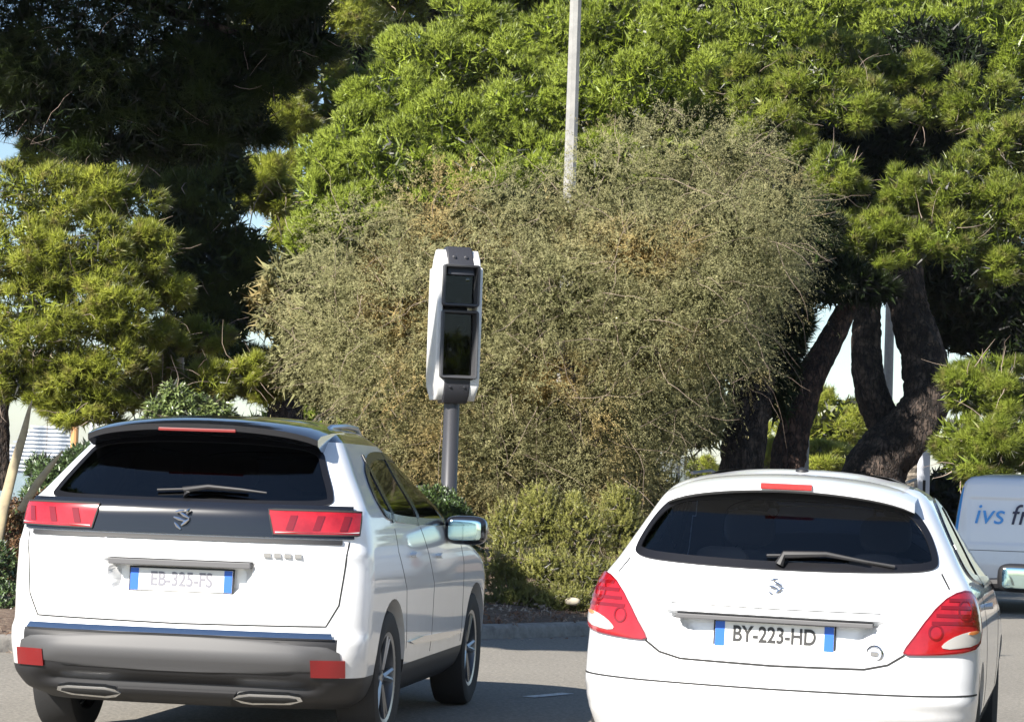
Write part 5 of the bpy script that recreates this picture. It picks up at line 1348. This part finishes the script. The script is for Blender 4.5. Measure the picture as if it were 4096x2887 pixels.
l_pit = leafmat("pittosporum_leaves", (0.045, 0.085, 0.02), (0.12, 0.19, 0.045), 0.2, 0.12)
def leafy(name, label, base, blobs, mt, n, L, W, m, upw=0.5, fill=200, cat="bush", stems=0):
    o = empty(name, base, 0, label, cat)
    Cs = []; Ds = []
    for c, r, de in blobs:
        k = int(n * de); u = unit(RG.normal(0, 1, (k, 3))); u[:, 1] = np.where(u[:, 1] > 0.2, -u[:, 1], u[:, 1])
        Cs.append(np.array(c) + u * np.array(r) * RG.uniform(0.7, 1.0, (k, 1))); Ds.append(unit(u * 0.6 + np.array([0, -0.1, upw])))
    C = np.concatenate(Cs); D = np.concatenate(Ds)
    V, Fc, T = join([leaves(C, D, L, W, m, np.clip(RG.normal(0.5, 0.25, len(C)), 0, 1)), filler(blobs, fill, L * 1.4, W * 0.8, 0.85)])
    mesh_obj("foliage", V - np.array(base), Fc, mt, o, tint=T)
    if stems:
        V, Fc, T = twigs(blobs, stems, 0.35, 0.007, out=0.8); tag(mesh_obj("stems", V - np.array(base), Fc, m_twig, o), kind="stuff")
    return o
leafy("round_bush", "dark glossy round bush at the foot of the camera post", (P(450, 600, 24.2).x, 24.3, 0.2), PB([(432, 508, 24.2, 30, 24), (448, 520, 24.0, 26, 24), (452, 545, 24.2, 32, 44), (410, 560, 24.2, 40, 50), (462, 590, 24.0, 22, 30), (440, 600, 24, 40, 26)]), l_pit, 420, 0.045, 0.009, 7, 0.7)
l_lau = leafmat("laurel_leaves", (0.08, 0.13, 0.035), (0.24, 0.30, 0.10), 0.2, 0.15)
leafy("laurel_shrub", "pale leafy laurel shrub rising above the white SUV's roof", (P(190, 560, 25).x, 25.0, 0.2), PB([(175, 400, 25, 14, 18, 0.6), (160, 418, 25, 18, 18), (190, 412, 25, 22, 20), (215, 420, 25, 22, 20), (190, 440, 25.2, 44, 30, 1.3), (190, 500, 25.4, 50, 50)]), l_lau, 120, 0.085, 0.014, 6, -0.1, 140, stems=4)
l_ole = leafmat("oleander_leaves", (0.045, 0.085, 0.028), (0.13, 0.20, 0.07), 0.2, 0.12)
leafy("oleander", "green oleander with narrow upright leaves left of the SUV", (P(70, 560, 24).x, 24.0, 0.2), PB([(85, 465, 24, 24, 20), (62, 480, 24, 28, 22), (92, 500, 24, 30, 36), (50, 505, 24.2, 30, 28), (40, 470, 24.4, 12, 14, 0.3), (30, 540, 24.2, 40, 30), (15, 600, 23.5, 40, 30), (80, 550, 24, 50, 40)]), l_ole, 300, 0.085, 0.009, 7, 0.9, 160)
l_redb = leafmat("reddish_shrub_leaves", (0.10, 0.055, 0.03), (0.26, 0.15, 0.08), 0.25, 0.05, c3=(0.10, 0.15, 0.04), scale=3)
leafy("reddish_shrub", "rusty brown shrub tangled at the left edge", (P(20, 600, 22.8).x, 22.4, 0.2), PB([(20, 520, 22.6, 34, 24), (48, 505, 22.6, 22, 16, 0.6), (10, 560, 22.4, 36, 32), (45, 555, 22.6, 26, 28, 0.6)]), l_redb, 520, 0.035, 0.008, 6, 0.5, 240)
leafy("verge_shrub", "dull green undergrowth at the lower left beside the road", (P(6, 620, 21).x, 20.6, 0.2), PB([(6, 610, 20.6, 34, 26), (-10, 570, 21, 30, 30)]), l_ole, 420, 0.05, 0.008, 6, 0.5, 200)
# dried agave stalks
m_stalk = mat("dry_stalk", (0.42, 0.35, 0.22), 0.8, vary=(12, (0.25, 0.21, 0.15), 0.4, 0.7))
def stalk(pts, label):
    mb = MB(); c0_ = P(pts[0][0], pts[0][1], pts[0][2])
    mb.tube([P(a, b, Z) - c0_ for a, b, Z, w in pts], [w * pts[0][2] / F_PX for a, b, Z, w in pts], 10, squash=0.5)
    o = mb.build("dry_stalk", m_stalk, None, smooth=True); o.location = c0_
    tag(o, label, "plant", "dried agave leaves at the left")
stalk([(-6, 560, 22.2, 5), (4, 505, 22.2, 5.5), (14, 465, 22.2, 5), (24, 432, 22.2, 3.8), (29, 410, 22.2, 2.0), (32, 400, 22.2, 0.6)], "tall pale dried stalk rising at the far left edge")
stalk([(20, 510, 22.1, 3.5), (38, 482, 22.1, 4.2), (50, 466, 22.1, 3), (63, 450, 22.1, 0.6)], "middle dried stalk leaning right over the oleander")
stalk([(35, 522, 22.0, 2.8), (55, 500, 22.0, 3.6), (70, 482, 22.0, 2.4), (80, 463, 22.0, 0.5)], "lowest dried stalk leaning right beside the SUV")

# litter, stone on the verge
m_lit = mat("leaf_litter", (0.20, 0.11, 0.07), 0.9, vary=(3, (0.42, 0.36, 0.30), 0.45, 0.6))
C = []
while len(C) < 4200:
    i = RG.integers(20, len(inner) - 20); q = inner[i]; o = RG.exponential(0.5)
    if o > 3: continue
    x = q.x - o * 0.35 + RG.normal(0, 0.1); y = q.y + o
    if -6 < x < 4: C.append((x, y, 0.11 + 0.16 * (1 - math.exp(-o / 0.6)) + 0.012))
C = np.array(C); D = unit(RG.normal(0, 1, C.shape) * np.array([1, 1, 0.35]))
V, Fc, T = needles(C, D, np.full(len(C), 0.045), 3, 0.6, 0.006, 0.2)
tag(mesh_obj("leaf_litter", V, Fc, m_lit), "brown leaf litter scattered over the verge behind the kerb", kind='stuff')
C2 = []
while len(C2) < 900:
    q = kl[RG.integers(20, len(kl) - 30)]; o = RG.exponential(0.09) + 0.01
    C2.append((q.x + RG.normal(0, 0.2) , q.y - o - 0.02, 0.014))
C2 = [c for c in C2 if -7 < c[0] < 5]
C = np.array(C2); D = unit(RG.normal(0, 1, C.shape) * np.array([1, 1, 0.2]))
V, Fc, T = needles(C, D, np.full(len(C), 0.05), 3, 0.5, 0.004, 0.1)
V[:, 2] = np.maximum(V[:, 2], 0.009)
tag(mesh_obj("gutter_litter", V, Fc, m_lit), "pine needles gathered along the foot of the kerb", kind="stuff")
sx = P(572, 623, 24.3); st_ = MB(); st_.sbox((0, 0, 0), (0.075, 0.06, 0.04), 0.85); o = st_.build("stone", mat("pale_stone", (0.55, 0.48, 0.36), 0.85, vary=(20, (0.4, 0.35, 0.27), 0.4, 0.7)), smooth=True); o.location = (sx.x, 24.3, 0.28)
tag(o, "small pale rounded stone on the mulch behind the kerb", "stone")

# haze over the bay: one closed box of thin air
hz = MB(); hz.box((0, 600, 25), (3200, 2950 / 1.0, 26)); hz = hz.build("haze", None)
hm = bpy.data.materials.new("haze"); hm.use_nodes = True; hm.node_tree.nodes.clear()
ho = hm.node_tree.nodes.new("ShaderNodeOutputMaterial"); hv = hm.node_tree.nodes.new("ShaderNodeVolumePrincipled")
hv.inputs["Color"].default_value = (0.80, 0.88, 1.0, 1); hv.inputs["Density"].default_value = 0.00014; hv.inputs["Anisotropy"].default_value = 0.3
hm.node_tree.links.new(hv.outputs[0], ho.inputs["Volume"]); hz.data.materials.append(hm); tag(hz, kind="stuff")
